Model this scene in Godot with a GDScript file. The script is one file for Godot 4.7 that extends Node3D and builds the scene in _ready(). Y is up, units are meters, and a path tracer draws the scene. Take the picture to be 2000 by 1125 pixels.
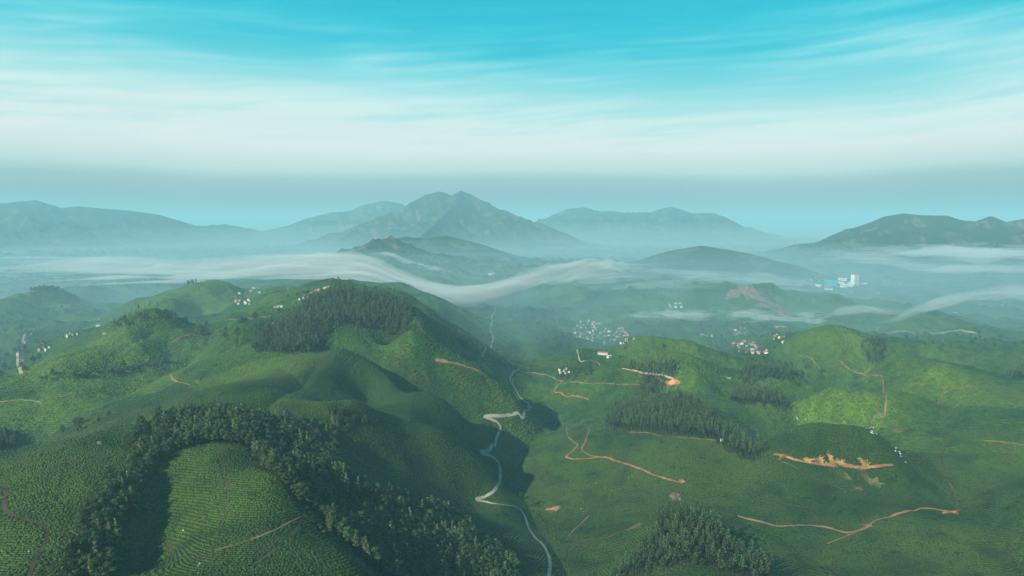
extends Node3D
# Tea hills in morning haze, seen from a drone. World: metres, y up, the drone stands at (0, 280, 0) and looks along -z.

const EYE := Vector3(0, 280, 0)
const SUN_HEIGHT := 31.0     # degrees above the horizon
const SUN_BEHIND := 44.0     # degrees towards the viewer's back from due left

# ---------------------------------------------------------------- data of the land
var pts := PackedFloat64Array()    # x, z, height triples of surveyed points
var crests := []                   # far ridges: [slope, PackedVector3Array]

func spot(_called: String, a: Array) -> void:
	for v in a: pts.append(v)

func crest(_called: String, slope: float, a: Array) -> void:
	var p := PackedVector3Array()
	for i in range(0, a.size(), 3): p.append(Vector3(a[i], a[i + 1], a[i + 2]))
	crests.append([slope, p])

var folded := []                   # spurs (+) and gullies (-): [height, width, line, box]
func crease(high: float, wide: float, a: Array) -> void:
	var p := PackedVector2Array()
	for i in range(0, a.size(), 2): p.append(Vector2(a[i], a[i + 1]))
	var box := Rect2(p[0], Vector2.ZERO)
	for q in p: box = box.expand(q)
	folded.append([high, wide, p, box.grow(wide * (4.5 if high < 0.0 else 2.2))])

func spurs(x: float, z: float) -> float:
	var at := Vector2(x, z)
	var sum := 0.0
	for c in folded:
		var box: Rect2 = c[3]
		if not box.has_point(at): continue
		var p: PackedVector2Array = c[2]
		var best := 1.0e9
		for i in p.size() - 1:
			var d := p[i + 1] - p[i]
			var t := clampf((at - p[i]).dot(d) / d.length_squared(), 0.0, 1.0)
			best = minf(best, (at - p[i] - d * t).length())
		var w: float = c[1]
		var a: float = c[0]
		sum += a * (exp(-best / w) - 0.011) if a < 0.0 else a * exp(-best * best / (w * w))
	return sum

func land_data() -> void:
	spot("valley floor / creek", [43, -499.9, 15.4, 54.7, -539.8, 14, 28, -600, 8.6, 20.3, -655, 4.7, 8.3, -720, 0.3, 3.1, -800, -2.2, 9.9, -860, -1, 52, -969.9, -1.1, 80.5, -1109.9, 1.6, 57.7, -1380, 8.6, 98.2, -1619.9, 17.3, 122.5, -1799.9, 15.7, 16.6, -2200, 23.9, 225.2, -1749.7, 3, 299.5, -1799.6, 15.7, 23.6, -505, 23, 14.7, -630, 5.1, -11.3, -735, 6.2, -9.4, -815, 8.6, 23.4, -1020, 4.3, 0, -1150, 22.8, -46.9, -1550, 40.5, -50.2, -1900, 44.4])
	spot("right front hill A", [265.5, -485.5, 25, 358.1, -463, 36.8, 314.9, -474.1, 31, 108.8, -464, 36.3, 190.4, -487.4, 24, 139, -544, 53.5, 102.8, -529.3, 36.3, 182.5, -588.3, 23.3, 190.1, -542.9, 21.3, 272.7, -586.6, 28.7, 337.2, -580.2, 31.5, 382.7, -574.3, 34, 268.5, -712.8, 42.6, 280.5, -702.7, 55.9, 316.2, -687.3, 69.5, 363.4, -686.6, 67.6, 394, -683.9, 56.6, 303.7, -656.9, 40.5, 351.2, -651, 42.6, 226.9, -653, 26.4, 397.5, -927, 13.5, 439.5, -896.3, 15.3, 330.1, -897.7, 16.3, 453.8, -845.9, 26.2, 419, -911.6, 13.7, 446.1, -785.6, 33.9])
	spot("hill B", [405.2, -947.3, 35, 438.5, -927.1, 52.5, 486.8, -911.4, 53.5, 533.8, -946.2, 53.7, 498, -1167.1, 9.9, 555.9, -1176.5, 5.9, 599.1, -1156, 8, 427.3, -901.9, 39.8, 467.5, -886.3, 40.5, 454.3, -1147.6, 27.7])
	spot("hill C", [572, -1397.8, 44.8, 600.7, -1367.8, 63.4, 667.2, -1377.5, 69.3, 693.8, -1326.9, 56.7, 682.4, -1266.5, 45.5, 577.1, -1267.3, 45.3, 587.3, -1206.7, 28.7, 554.5, -1327.5, 24, 666.4, -1226.1, 29.4, 598.1, -1076.1, 39.3, 838, -1847.3, 17.2, 951.2, -1796.5, 16.2, 940.9, -1947.4, 38.5, 845, -1997.7, 20.1, 1055.6, -1746.3, 44.8, 1063.7, -1615.3, 30.4, 1087.4, -1494.3, 24, 964.5, -1746.2, 16.9])
	spot("hill E / F right", [652.7, -1146.5, 64.2, 678.1, -1116.1, 63.1, 706.3, -1055.3, 58.6, 735, -984.3, 52.2, 603.4, -1015.9, 52.7, 606, -996.2, 72.5, 1027.1, -1595.1, 18.9, 919.6, -1555.6, 15.8, 1001.2, -1374.2, 25.6, 803.8, -1245.3, 39.9, 433.2, -796, 40, 421, -720.4, 37.3, 415.9, -649.7, 38, 401.2, -589.2, 37.1, 380.3, -493, 37.1, 568.4, -955.8, 51.4, 567.5, -824.8, 57.1, 522.3, -709.3, 60.5, 431.3, -563.8, 56.5, 480.5, -755.2, 52.3, 460.2, -664.4, 48.3, 393.2, -533.8, 47.1, 675.8, -894.1, 52.3])
	spot("field in front of stand G", [135.6, -884.6, 16.7, 224.2, -889, 45.3, 232.9, -758.5, 38.2, 259.5, -702.9, 39.3, 183.4, -959.3, 20.7, 279.2, -848.3, 37.5, 115.4, -749.6, 18.6, 95.6, -829.7, 8.9, 57.1, -739.9, 4.4, 96.8, -624.5, 12.5, 153.7, -664, 27.3, 54.5, -639.9, 5.9, 75.7, -539.6, 14.1, 38.3, -830, 3.6, 81, -879.8, 7.8])
	spot("middle", [119.6, -1044.8, 13.9, 228.1, -1069.3, 32.5, 179.4, -1179.6, 34.3, 113.7, -1149.8, 31.7, 91.4, -1199.9, 11.6, 227.4, -1109.4, 71.2, 277.9, -1109.2, 71.2, 185.5, -1109.6, 55.8, 323, -1118.9, 59.9, 261.7, -1379.4, 26.7, 334.8, -1379.1, 27.8, 131.2, -1329.8, 33.8, 176.3, -1289.7, 31.3, 182.9, -1339.7, 38.1, 249, -1369.5, 51.6, 294.1, -1339.4, 64.9, 352.6, -1329, 52.3, 403.4, -1328.6, 32, 427.2, -1248.1, 18.2, 374.2, -1228.4, 3.3, 308.6, -1158.9, 29.7, 347, -1058.3, 26.9, 292.4, -1008.6, 30.9, 322.5, -938.1, 33.7, 383, -927.3, 25, 399, -1047.9, 44, 467.7, -1117.5, 38.7, 410.4, -1148.2, 40.9, 515.8, -1478.1, 12, 489.9, -1658.6, 11.1, 578.9, -1738.3, 11.4, 664.2, -1687.9, 21.8, 449.1, -1799.1, 15.8, 545.4, -1898.8, 15.6, 652.8, -1798.1, 15.9])
	spot("hill K", [730.7, -2018.6, 52.7, 734.7, -2169.1, 83.3, 841.3, -2148.7, 75.4, 917.4, -2098.1, 51.7, 633, -2099, 51.6, 541.1, -2049.2, 41.4, 911.9, -2047.7, 29.2, 448.4, -2049.4, 41.4, 416.2, -1899.3, 22.8, 330.2, -1899.5, 18.4])
	spot("factory flats", [1539.5, -3197.9, 14.2, 1116.3, -2467.6, 7.7, 1747.8, -3097.2, 13.2, 1544.9, -2275.5, 15.1, 1681.9, -2274.9, 15.2, 1325.3, -1844.4, 9.1, 1195.6, -1593.9, 15.4, 1388.5, -3298.7, 33.2, 1291.5, -2446.9, 10, 1595.1, -2646.5, 12, 811.9, -2699.3, 67.9, 586.6, -2599.6, 65.9, 368.6, -2449.8, 69, 176.9, -2349.9, 59.8])
	spot("center-left spurs", [-143.9, -949.8, 124.5, -253.4, -929.3, 129.3, -93.7, -949.9, 102.7, -36.7, -965, 62.6, 0, -1000, 19.1, -203.4, -959.6, 131.7, -206.3, -849.4, 122.7, -150.7, -824.6, 97.5, -86.6, -809.8, 67.4, -34.6, -820, 34, -16.2, -845, 13.2, -270.2, -939.3, 134.9, -123.8, -674.6, 93.5, -73.3, -681.8, 65.8, -29.6, -700, 31.4, -15.7, -725, 7, -156.3, -659.3, 101.8, -147.5, -969.7, 76.6, -74.8, -979.9, 36.5, -30.1, -985, 4.5, -192.2, -904.5, 112.5, -128.4, -839.6, 50.4, -63.6, -829.9, 26.5, -19.2, -835, 7.2, -170.8, -799.4, 82.6, -140.4, -609.3, 79.5, -74.7, -644.8, 32.1, -38.3, -659.9, 7.9, -48.8, -629.9, 12.7, -5, -640, 13.5, 38, -1250, 19.7, -59.5, -1120, 72.6, -113.5, -1249.9, 86.9, -147.3, -1299.9, 108.9, -77, -1700, 56.3, -166.7, -1299.9, 128.7])
	spot("forest T slope", [-172.7, -498.6, 104.1, -126.9, -430.9, 95.4, -96.7, -499.4, 72.1, -70.1, -449.6, 58.4, -19.1, -490, 36.6, -44.2, -569.9, 26.8, 0, -492, 29.6, -124.8, -539.2, 74.8, -52.7, -449.8, 43.8, -140.4, -479, 101.6])
	spot("foreground hill U", [-277.7, -517.4, 121.9, -226.9, -538.2, 119.8, -195.2, -498.4, 118, -207.8, -450, 123.1, -178.1, -444.3, 118, -215.4, -412.2, 108.4, -203.2, -364.7, 100.3, -165.4, -388.1, 113.8, -132.2, -396.7, 110.1, -145.6, -428.7, 116.9, -151.3, -322.7, 110.5, -200.9, -321.4, 111.2, -104.3, -333.8, 104.7, -81.9, -349.3, 96.5, -247.6, -320.1, 111.8, -246.4, -408.7, 118, -232.7, -356.1, 110.3, -230, -445.4, 117.6, -292.9, -502, 120.7, -344.6, -447.6, 121.8, -336.8, -466, 123, -332, -491.4, 123.3, -320, -521.9, 122.6, -272.3, -391, 118.8, -290.9, -375.4, 119.2, -124.2, -346.5, 109.2])
	spot("dark valley behind", [-499.8, -684, 46.8, -532.9, -693.8, 54.4, -457.5, -685, 61.6, -506.8, -734.8, 61.3, -397.2, -656.2, 84.7, -586.3, -774.4, 67.7, -397.8, -513.9, 66, -388.2, -534.5, 68.1, -383.6, -565, 67.3, -371.5, -595.6, 67.6, -425.3, -508.2, 62.3, -546.5, -795.4, 77.4, -456.3, -746.1, 78.4, -441.3, -826.9, 82.2, -515.9, -846.3, 82.8, -633.3, -875.2, 80.8, -450.3, -786.5, 79.7, -629.2, -824.7, 76.3, -335.8, -760, 107, -295.8, -810.7, 114.3, -277.8, -840.9, 117.8, -314.8, -688, 114.4, -409.4, -827.5, 98.1, -467.3, -877.1, 87.2, -262.1, -648.4, 122.4, -311.6, -637.8, 120, -208.7, -784.3, 116.7, -208.6, -684, 116.4, -221.1, -643.8, 120, -171.7, -624.2, 115.2, -146.5, -639.4, 112.2, -244.9, -849.2, 122.8, -290.2, -868.9, 119.1])
	spot("mid left ridge V", [-746.8, -1045.1, 66.4, -575.8, -1138.4, 137.1, -568.1, -1072.9, 122.4, -572.4, -1007.4, 112.8, -598.5, -961.7, 101.9, -626.4, -926, 91.5, -700, -1086.5, 93.8, -742.9, -1075.8, 80.8, -539.7, -1188, 91.9, -488.3, -1037.7, 87.9, -492.7, -967.2, 80.1, -491.5, -896.9, 82.8, -450.8, -1083.6, 119.2, -422.7, -1118.9, 131, -880, -1194.6, 49.6, -394.7, -1189.3, 143.4, -415.9, -998.5, 118.1, -363.1, -958.8, 124.5, -327.2, -898.8, 120.5, -422.8, -928, 101.1, -338.2, -1149.4, 146.2, -516.2, -1198.5, 117.7, -473, -1228.9, 132.3])
	spot("hill W", [-903.5, -1597.8, 103.7, -776.3, -1538.6, 132.4, -707.4, -1529.1, 151.8, -656.1, -1529, 139.1, -779.9, -1478.3, 124.7, -685.5, -1398.4, 122.5, -590.9, -1398.7, 117.2, -654.6, -1398.2, 100.2, -602.8, -1388.4, 103.6, -652.1, -1328, 103.2, -813.5, -1417.4, 98.8, -610.2, -1498.8, 116.9, -844.5, -1397, 90.8])
	spot("left X", [-1004.2, -1476.1, 74.5, -976.2, -1556.5, 69.2, -1120.2, -1746.7, 74, -1138.8, -1737.4, 104.1, -1230.7, -1736.7, 91, -1144.5, -1896.9, 64.9, -1291.4, -1745.7, 63.5, -1055.5, -1395.5, 75.1, -856.1, -1175, 62.4, -922.4, -1255.5, 76.4, -726.9, -974.8, 69.5, -1006.5, -1647.2, 88.2, -835.3, -1346.7, 82.2, -993.1, -1546.5, 74.1, -1159.1, -1947.5, 82.8, -576.4, -1498.9, 114.6, -632.2, -1749.1, 113.5, -496.8, -1499.3, 133.9])
	spot("ridge top behind forest, mist", [-259.8, -1149.7, 167.9, -185.7, -1119.8, 159.8, -357.5, -1249.6, 162.9, -281.8, -1099.6, 164.5, -137.5, -1009.8, 131.7, -231.1, -1019.6, 145.8, -451.3, -1499.5, 150.8, -514, -1899.7, 137.9, -306.9, -1699.8, 133.6, -179.4, -1699.9, 95, -1036.8, -2299, 108, -1442.5, -2398.1, 91.6, -1802.7, -2397.3, 88, -793.6, -2199.3, 110.5])
	spot("hill Y feet", [-607.8, -2699.9, 128.8, -397.8, -2649.9, 121.6, -187.9, -2500, 87.3, 0, -2500, 74.1, -86.6, -2300, 64.5, -622.6, -3200.2, 206.3, -705.9, -3250.1, 171.1, -510.9, -3250.1, 190.5, -414, -3250, 151.6, -279, -3100, 129.7, 94, -2500, 64.7, -900.4, -2999.7, 112, -1350.9, -2999.3, 100.8, -2026.4, -2998.4, 89.6, -2251.5, -2998, 85.1, -75.5, -319.2, 78.3, -43.7, -369.8, 46.3, -15.6, -395, 30.4, 19.6, -415, 17.7, 63.8, -404.5, 24.3, 125.6, -398.3, 28.3, 185.2, -391.5, 32.5, 242.6, -384.7, 36.9, 301.7, -382.8, 38.1, -198.1, -249.6, 101.4, -161.3, -254, 98.3, -121.6, -255.4, 97.2, -83.7, -263.7, 91.3, 474.3, -532.3, 52, 772.9, -842.5, 52.3, 1357, -1493.1, 37.9, -420, -474.6, 114.5, -696.9, -793.7, 77.8, -1176.1, -1294, 70.2, -2073.2, -2296.2, 82.2, 2816.6, -2994.8, 22.1, 414.4, -441.1, 37.5, -291.5, -323.8, 102, 351.5, -761.6, 20.4, 398, -760.9, 19.4, 318.6, -767.2, 20.9, 429.9, -755.3, 22.5, 472.3, -996.5, 10.7, 510, -981, 14.9, 431.4, -1006.9, -1.6, 243.5, -1184.3, 13.3, 297.5, -1183.9, 17, 197.7, -1179.5, 11.6, 751.5, -1235.2, 20.9, 715.8, -1255.8, 26.2, 777.9, -1174.5, 20.9])
	crest("farleft", 0.45, [-5203.1, 483.2, -6076.8, -4776.7, 513.6, -6417.4, -4552.2, 548.6, -6578.6, -4385.3, 479, -6691, -4278.5, 496, -6759.7, -3902.3, 461.9, -6983.7, -3659.1, 423.1, -7114.2, -3490.5, 360.7, -7198.4, -3338, 302.1, -7270.3, -3123.6, 324.9, -7473.5, -2868.7, 263.3, -7681.8])
	crest("farmid", 0.45, [-3149.3, 236.6, -8431, -2808.5, 312.3, -8550.6, -2572.7, 408.7, -8624.5, -2332.2, 474.2, -8692.6, -1919.5, 503.6, -8588.1, -1795.6, 587.2, -8614.9, -1609.3, 633.2, -8651.6, -1422.1, 596.1, -8684.3, -1296.4, 545.3, -8704, -1042.3, 442.8, -8738.1])
	crest("peakleft", 0.6, [-1219.4, 303.8, -6282.8, -1051.7, 423.3, -6414.4, -933.8, 504.6, -6432.6, -815.2, 590.9, -6448.7, -682.2, 625, -6464.1, -625.2, 611, -6469.9, -568.2, 587.4, -6475.1])
	crest("peak", 0.6, [-568.2, 587.4, -6475.1, -481.7, 635.5, -6482.1, -395.5, 602.4, -6488, -190.5, 489.2, -6397.2, 47, 397.4, -6299.8, 277.4, 312.6, -6193.8, 491.6, 222.5, -5979.8, 647, 138.6, -5763.8, 735.3, 56.5, -5450.6])
	crest("peakspur", 0.6, [-481.7, 635.5, -6482.1, -515.1, 509.4, -6178.6, -568, 387.5, -5772.1, -620.8, 292.3, -5364.2, -648.4, 232.3, -4957.8])
	crest("farright", 0.5, [328.1, 339.4, -8793.9, 556.3, 476.2, -8782.4, 718.5, 540.8, -8770.6, 912.4, 559.7, -8752.6, 1105.8, 500.9, -8730.2, 1265.2, 506.8, -8708.6, 1423.7, 480.4, -8684.1, 1696.4, 474.6, -8431, 1815.8, 517.6, -8406.1, 1934.5, 541.6, -8379.6, 2053, 509.8, -8351.4, 2170.6, 465.9, -8321.6, 2428.6, 464.3, -8250, 2626.9, 371.8, -8189, 2794.7, 250.3, -8133.3, 2932.4, 142, -8084.6])
	crest("farlow", 0.5, [3239.6, 114.2, -8930.5, 3499.7, 155.6, -8831.9, 3671.2, 84.6, -8762, 3834.2, 157.6, -8691.9, 3969.2, 145.5, -8631.1, 4156, 57.6, -8542.7])
	crest("right", 0.45, [1670.3, 104.3, -4286, 2007.3, 163.6, -4470, 2157.9, 223.2, -4510.4, 2314.7, 323.1, -4432, 2390.1, 361.8, -4391.7, 2476.3, 380.2, -4343.7, 2560.9, 366.4, -4294.4, 2676.2, 361.8, -4223.5, 2743.7, 333.1, -4180, 2797.7, 326.5, -4144, 2859.2, 356.4, -4101.8, 2921.4, 322.5, -4057.8, 2989.1, 339.8, -4008.1, 3253.8, 364.8, -3796.4])
	crest("hillL", 0.3, [602.5, 105.2, -3346.2, 684.2, 141.4, -3381.5, 791.5, 168.3, -3409.3, 934, 194.7, -3373.1, 1050, 175.6, -3338.8, 1140.3, 159.2, -3309, 1193.4, 137.6, -3183.7, 1317.2, 104.5, -3134.5])
	crest("hillY2", 0.3, [-735.2, 207, -3931.9, -620.4, 230.2, -3951.6, -504.4, 218.2, -3968.1, -377.2, 236.9, -3881.7, -227, 206.8, -3793.2, -80.9, 159.4, -3599.1, 49.5, 107.6, -3299.6])
	crease(-15, 34, [-253.8, -931, -205.4, -902.1, -133.3, -875.1, -80, -872.5, -26.8, -874.3])
	crease(-15, 32, [-172, -727.2, -105.8, -691.7, -56.4, -735.9, -18.1, -783.4])
	crease(-11, 30, [-127.5, -1021.9, -81.2, -1070.2, -28.5, -935.2, 10, -1090.6])
	crease(-10, 34, [-102, -1420, -34.4, -1294.4, 37, -1216.8])
	crease(-16, 42, [-479, -1091.6, -487.3, -1044.6, -484.2, -950.4, -487.6, -853.3])
	crease(-10, 34, [-353.5, -1063.6, -369.8, -977.1, -382.4, -899.7, -378.1, -807.7])
	crease(-12, 50, [-969.5, -1626.6, -859.2, -1369.3, -857.8, -1258.2])
	crease(-8, 20, [-228.5, -442.2, -213.8, -400.7, -196.6, -345.2])
	crease(-9, 22, [315.7, -858.1, 396.2, -923.9, 434.8, -886.9, 428.6, -798.7, 391.3, -669.5, 413.8, -646.4, 396.3, -581.8, 381.7, -494.9])
	crease(-9, 26, [367.5, -1098.3, 398.1, -1045.3, 450.4, -1054.9, 567.4, -1162.9, 576.2, -1079.9, 592.4, -1077.1])
	crease(-6, 20, [649.8, -1341.2, 637.2, -1233.9, 591.1, -1085.3, 479.8, -863.3, 438.6, -811.9])
	crease(-9, 28, [285.8, -1090.6, 325.4, -1068.2, 335.4, -999, 332.5, -925.4])
	crease(-8, 25, [76.2, -1109.3, 41.9, -910.8, 6.3, -825.3, 10.1, -723.8, 27.8, -596.9, 44, -512.9])
	crease(-6, 22, [159, -622.8, 100, -536.3, 63.4, -542.6])
	crease(-6, 26, [754, -1010.1, 642.7, -937.8, 542, -849.6, 476.7, -739.8, 417.8, -636.9])
	crease(-7, 24, [151.6, -1045.8, 108.2, -1010.9, 68.2, -989.7])
	crease(-9, 30, [-218.5, -962.9, -183.3, -930.3, -135.9, -895.1, -101.7, -890.4])
	crease(-7, 26, [-261.1, -780.8, -224.3, -736.5, -197.2, -761.3, -171.8, -804.6])
	crease(-6, 24, [356.1, -661, 310.3, -627.5, 268, -576.1])
	crease(-6, 24, [128.1, -834.5, 83.5, -722.1, 48.6, -698.3])
	crease(10, 28, [-128, -913.3, -90.5, -916.6, -34.9, -916.5, 0, -915.6])
	crease(10, 28, [-207.6, -854.7, -155.7, -852, -83.3, -778.5, -36, -854.1])
	crease(7, 24, [-145.1, -632.2, -122.6, -667.6, -73, -679.8, -30.8, -726.9])
	crease(9, 45, [-677.4, -1338.9, -570.7, -1004.2, -619.1, -915])
	crease(5, 45, [735.2, -1291.2, 646.5, -965.9, 738.2, -988.4])
	crease(6, 32, [186, -1112.5, 259.8, -1267.3, 275.7, -1100.5])
	crease(7, 30, [-145, -1279.8, -78.9, -1301.7, 0, -1218.9])
	crease(7, 40, [-386.2, -1123.9, -422.7, -1054.1, -460.8, -1048.4])
	crease(6, 26, [281.1, -676.8, 323.8, -680.2, 364.2, -677.6])
	crease(-10, 30, [-389.5, -1173.5, -469.8, -1174.1, -500.9, -1103.8])
	crease(-9, 30, [-566.9, -1070.7, -567.9, -971.8, -566.8, -897.4])
	crease(-8, 28, [-583.4, -1013.6, -611.1, -958.7, -631.5, -912.6])
	crease(-8, 30, [-320.9, -811.6, -349, -790.2, -376.6, -760])
	crease(-8, 28, [179.1, -1310.9, 123.8, -1251.8, 86.9, -1140.4])
	crease(-8, 26, [557.1, -1309.9, 416.1, -1094.5, 364.5, -1063.5])
	crease(-8, 28, [771.7, -1270.3, 586.2, -974.4, 499.5, -860.2])
	crease(-7, 26, [636.5, -950.5, 584, -890, 516.7, -794])
	crease(-8, 26, [-231.3, -801.5, -232.1, -708.5, -223.1, -608.4])
	crease(8, 30, [-809.6, -1450.3, -796.2, -1315.8, -744.6, -1156.7])
	crease(6, 50, [274.9, -715.6, 291.3, -696.5, 317.2, -689.2, 363.7, -687.1, 389.3, -680.2])
	crease(-7, 26, [332, -884.1, 395.5, -922.2, 441.3, -886.1, 434.2, -797.7])
	crease(9, 34, [444.4, -1039.6, 441.2, -932.8, 494, -899.2])
	crease(8, 40, [587.9, -1386, 649.8, -1341.2, 678.8, -1297.8])
	crease(8, 36, [182.3, -717.7, 157.7, -759.7, 121.5, -790.4, 78.7, -854.8])
	crease(-7, 24, [165.6, -611.2, 205.3, -602.1, 232.5, -564.5, 243.5, -520.5])
	crease(-7, 22, [130.2, -675.1, 93.9, -675.4, 50, -644.9])

# ---------------------------------------------------------------- height of the ground
const SOFT := 0.028
const CT := 191          # coarse grid: bearings
const CB := 341          # coarse grid: logarithm of the distance
const T0 := -1.02
const T1 := 1.02
const B0 := 4.6          # ln(100 m)
const B1 := 8.4          # ln(4450 m)
var coarse := PackedFloat64Array()

func survey() -> void:
	var n := pts.size() / 3
	var tt := PackedFloat64Array(); var bb := PackedFloat64Array(); var y := PackedFloat64Array()
	for i in n:
		var x := pts[i * 3]; var z := pts[i * 3 + 1]
		tt.append(atan2(x, -z)); bb.append(log(sqrt(x * x + z * z))); y.append(pts[i * 3 + 2])
	var m := n + 3
	var rows: Array[PackedFloat64Array] = []
	for i in m:
		var r := PackedFloat64Array(); r.resize(m + 1); r.fill(0.0)
		if i < n:
			for j in n:
				var a := tt[i] - tt[j]; var b := bb[i] - bb[j]
				r[j] = -sqrt(a * a + b * b + SOFT * SOFT)
			r[i] += 0.0006
			r[n] = 1.0; r[n + 1] = tt[i]; r[n + 2] = bb[i]; r[m] = y[i]
		else:
			for j in n: r[j] = [1.0, tt[j], bb[j]][i - n]
		rows.append(r)
	for c in m:                                   # Gauss elimination with pivoting
		var best := c
		for i in range(c + 1, m):
			if absf(rows[i][c]) > absf(rows[best][c]): best = i
		var sw := rows[c]; rows[c] = rows[best]; rows[best] = sw
		var p := rows[c]
		var inv := 1.0 / p[c]
		for i in range(c + 1, m):
			var r := rows[i]
			var f := r[c] * inv
			if f == 0.0: continue
			for k in range(c, m + 1): r[k] -= f * p[k]
			rows[i] = r
	var w := PackedFloat64Array(); w.resize(m)
	for i in range(m - 1, -1, -1):
		var s := rows[i][m]
		for k in range(i + 1, m): s -= rows[i][k] * w[k]
		w[i] = s / rows[i][i]
	coarse.resize(CT * CB)
	for i in CT:
		var t := T0 + (T1 - T0) * i / (CT - 1)
		var da := PackedFloat64Array(); da.resize(n)
		for k in n: da[k] = (t - tt[k]) * (t - tt[k]) + SOFT * SOFT
		for j in CB:
			var b := B0 + (B1 - B0) * j / (CB - 1)
			var s := w[n] + w[n + 1] * t + w[n + 2] * b
			for k in n:
				var db := b - bb[k]
				s -= w[k] * sqrt(da[k] + db * db)
			coarse[i * CB + j] = s

func land(x: float, z: float) -> float:          # the smooth land out to 4 km
	var d := maxf(sqrt(x * x + z * z), 101.0)
	var fi := clampf((atan2(x, -z) - T0) / (T1 - T0) * (CT - 1), 1.0, CT - 2.001)
	var fj := clampf((log(d) - B0) / (B1 - B0) * (CB - 1), 1.0, CB - 2.001)
	var i := int(fi); var j := int(fj)
	var u := fi - i; var v := fj - j
	var c := PackedFloat64Array([0, 0, 0, 0])
	for q in 4:
		var o := (i + q - 1) * CB + j - 1 if i + q - 1 < CT else (CT - 1) * CB + j - 1
		var a := coarse[o]; var b := coarse[o + 1]; var e := coarse[o + 2]; var f := coarse[mini(o + 3, CT * CB - 1)]
		c[q] = b + 0.5 * v * (e - a + v * (2.0 * a - 5.0 * b + 4.0 * e - f + v * (3.0 * (b - e) + f - a)))
	return c[1] + 0.5 * u * (c[2] - c[0] + u * (2.0 * c[0] - 5.0 * c[1] + 4.0 * c[2] - c[3] + u * (3.0 * (c[1] - c[2]) + c[3] - c[0])))

func folds(x: float, z: float, d: float) -> float:   # small spurs and gullies
	var w := 25.0 * sin(x / 97.0 + z / 143.0 + 1.3) + 25.0 * sin(x / 151.0 - z / 88.0 + 4.0)
	var n := absf(sin((x + w) / 58.0 + 0.6 * sin(z / 71.0))) + absf(sin((z * 0.8 - x * 0.6 + w) / 47.0 + 0.5 * sin(x / 63.0)))
	return FOLD * clampf(d / 900.0, 0.35, 1.9) * (n * 0.5 - 0.64)
const FOLD := 7.0

var rough := FastNoiseLite.new()
var fine := FastNoiseLite.new()

func range_height(x: float, z: float) -> float:      # the far mountains
	var best := -1000.0
	for c in crests:
		var slope: float = c[0]
		var p: PackedVector3Array = c[1]
		for i in p.size() - 1:
			var a := p[i]; var b := p[i + 1]
			var dx := b.x - a.x; var dz := b.z - a.z
			var t := clampf(((x - a.x) * dx + (z - a.z) * dz) / (dx * dx + dz * dz), 0.0, 1.0)
			var ex := x - a.x - t * dx; var ez := z - a.z - t * dz
			var q := sqrt(ex * ex + ez * ez)
			var top := a.y + t * (b.y - a.y)
			var rel := top + 40.0
			if q * slope * 1.4 > 3.0 * rel: continue
			var cut := clampf(q / 900.0, 0.0, 1.0)
			var h := top - rel * (1.0 - exp(-1.4 * q * slope / rel))
			h += cut * maxf(h, 0.0) * 0.6 * rough.get_noise_2d(x, z)
			best = maxf(best, h)
	return best

func height_at(x: float, z: float) -> float:
	var d := sqrt(x * x + z * z)
	var far := clampf((d - 3300.0) / 1100.0, 0.0, 1.0)
	var h := 60.0
	if far < 1.0:
		var bearing := absf(atan2(x, -z))
		h = land(x, z) if bearing < 1.0 else lerpf(land(x, z), 60.0, clampf((bearing - 1.0) * 2.0, 0.0, 1.0))
		h = lerpf(h + folds(x, z, d), 60.0, far) + spurs(x, z)
	h += rough.get_noise_2d(x * 3.0, z * 3.0) * lerpf(2.0, 75.0, clampf((d - 800.0) / 5000.0, 0.0, 1.0))
	h += fine.get_noise_2d(x * 9.0, z * 9.0) * lerpf(0.35, 1.6, clampf((d - 600.0) / 900.0, 0.0, 1.0))
	if d > 2500.0: h = maxf(h, range_height(x, z))
	return h

# the ground as drawn: a fan of bearings by rings, ever wider apart
var bearings := PackedFloat64Array()
var rings := PackedFloat64Array()     # logarithms
var grid_h := PackedFloat32Array()

func ground(x: float, z: float) -> float:
	var t := atan2(x, -z)
	var b := log(maxf(sqrt(x * x + z * z), 1.0))
	var i := clampi(bearings.bsearch(t) - 1, 0, bearings.size() - 2)
	var j := clampi(rings.bsearch(b) - 1, 0, rings.size() - 2)
	var u := clampf((t - bearings[i]) / (bearings[i + 1] - bearings[i]), 0.0, 1.0)
	var v := clampf((b - rings[j]) / (rings[j + 1] - rings[j]), 0.0, 1.0)
	var nb := rings.size()
	return lerpf(lerpf(grid_h[i * nb + j], grid_h[i * nb + j + 1], v), lerpf(grid_h[(i + 1) * nb + j], grid_h[(i + 1) * nb + j + 1], v), u)

# ---------------------------------------------------------------- naming
var taken := {}
func numbered(called: String) -> String:
	var n: int = taken.get(called, 0)
	taken[called] = n + 1
	return called if n == 0 else "%s_%03d" % [called, n]

func tag(o: Node3D, label: String, category := "", group := "", kind := "") -> Node3D:
	if label: o.set_meta("label", label)
	if category: o.set_meta("category", category)
	if group: o.set_meta("group", group)
	if kind: o.set_meta("kind", kind)
	return o

func thing(called: String, label: String, category: String, at: Vector3, turn := 0.0, group := "") -> Node3D:
	var o := Node3D.new(); o.name = numbered(called); add_child(o)
	o.position = at; o.rotation.y = turn
	return tag(o, label, category, group)

func part(called: String, mesh: Mesh, mat: Material, parent: Node, at := Vector3.ZERO) -> MeshInstance3D:
	var mi := MeshInstance3D.new(); mi.name = called if parent != self else numbered(called)
	mi.mesh = mesh; mi.material_override = mat
	parent.add_child(mi, true)
	mi.position = at
	return mi

func paint(c: Color, rough_ := 0.85, spec := 0.3) -> StandardMaterial3D:
	var m := StandardMaterial3D.new()
	m.albedo_color = c.linear_to_srgb(); m.roughness = rough_; m.metallic_specular = spec
	return m

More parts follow.
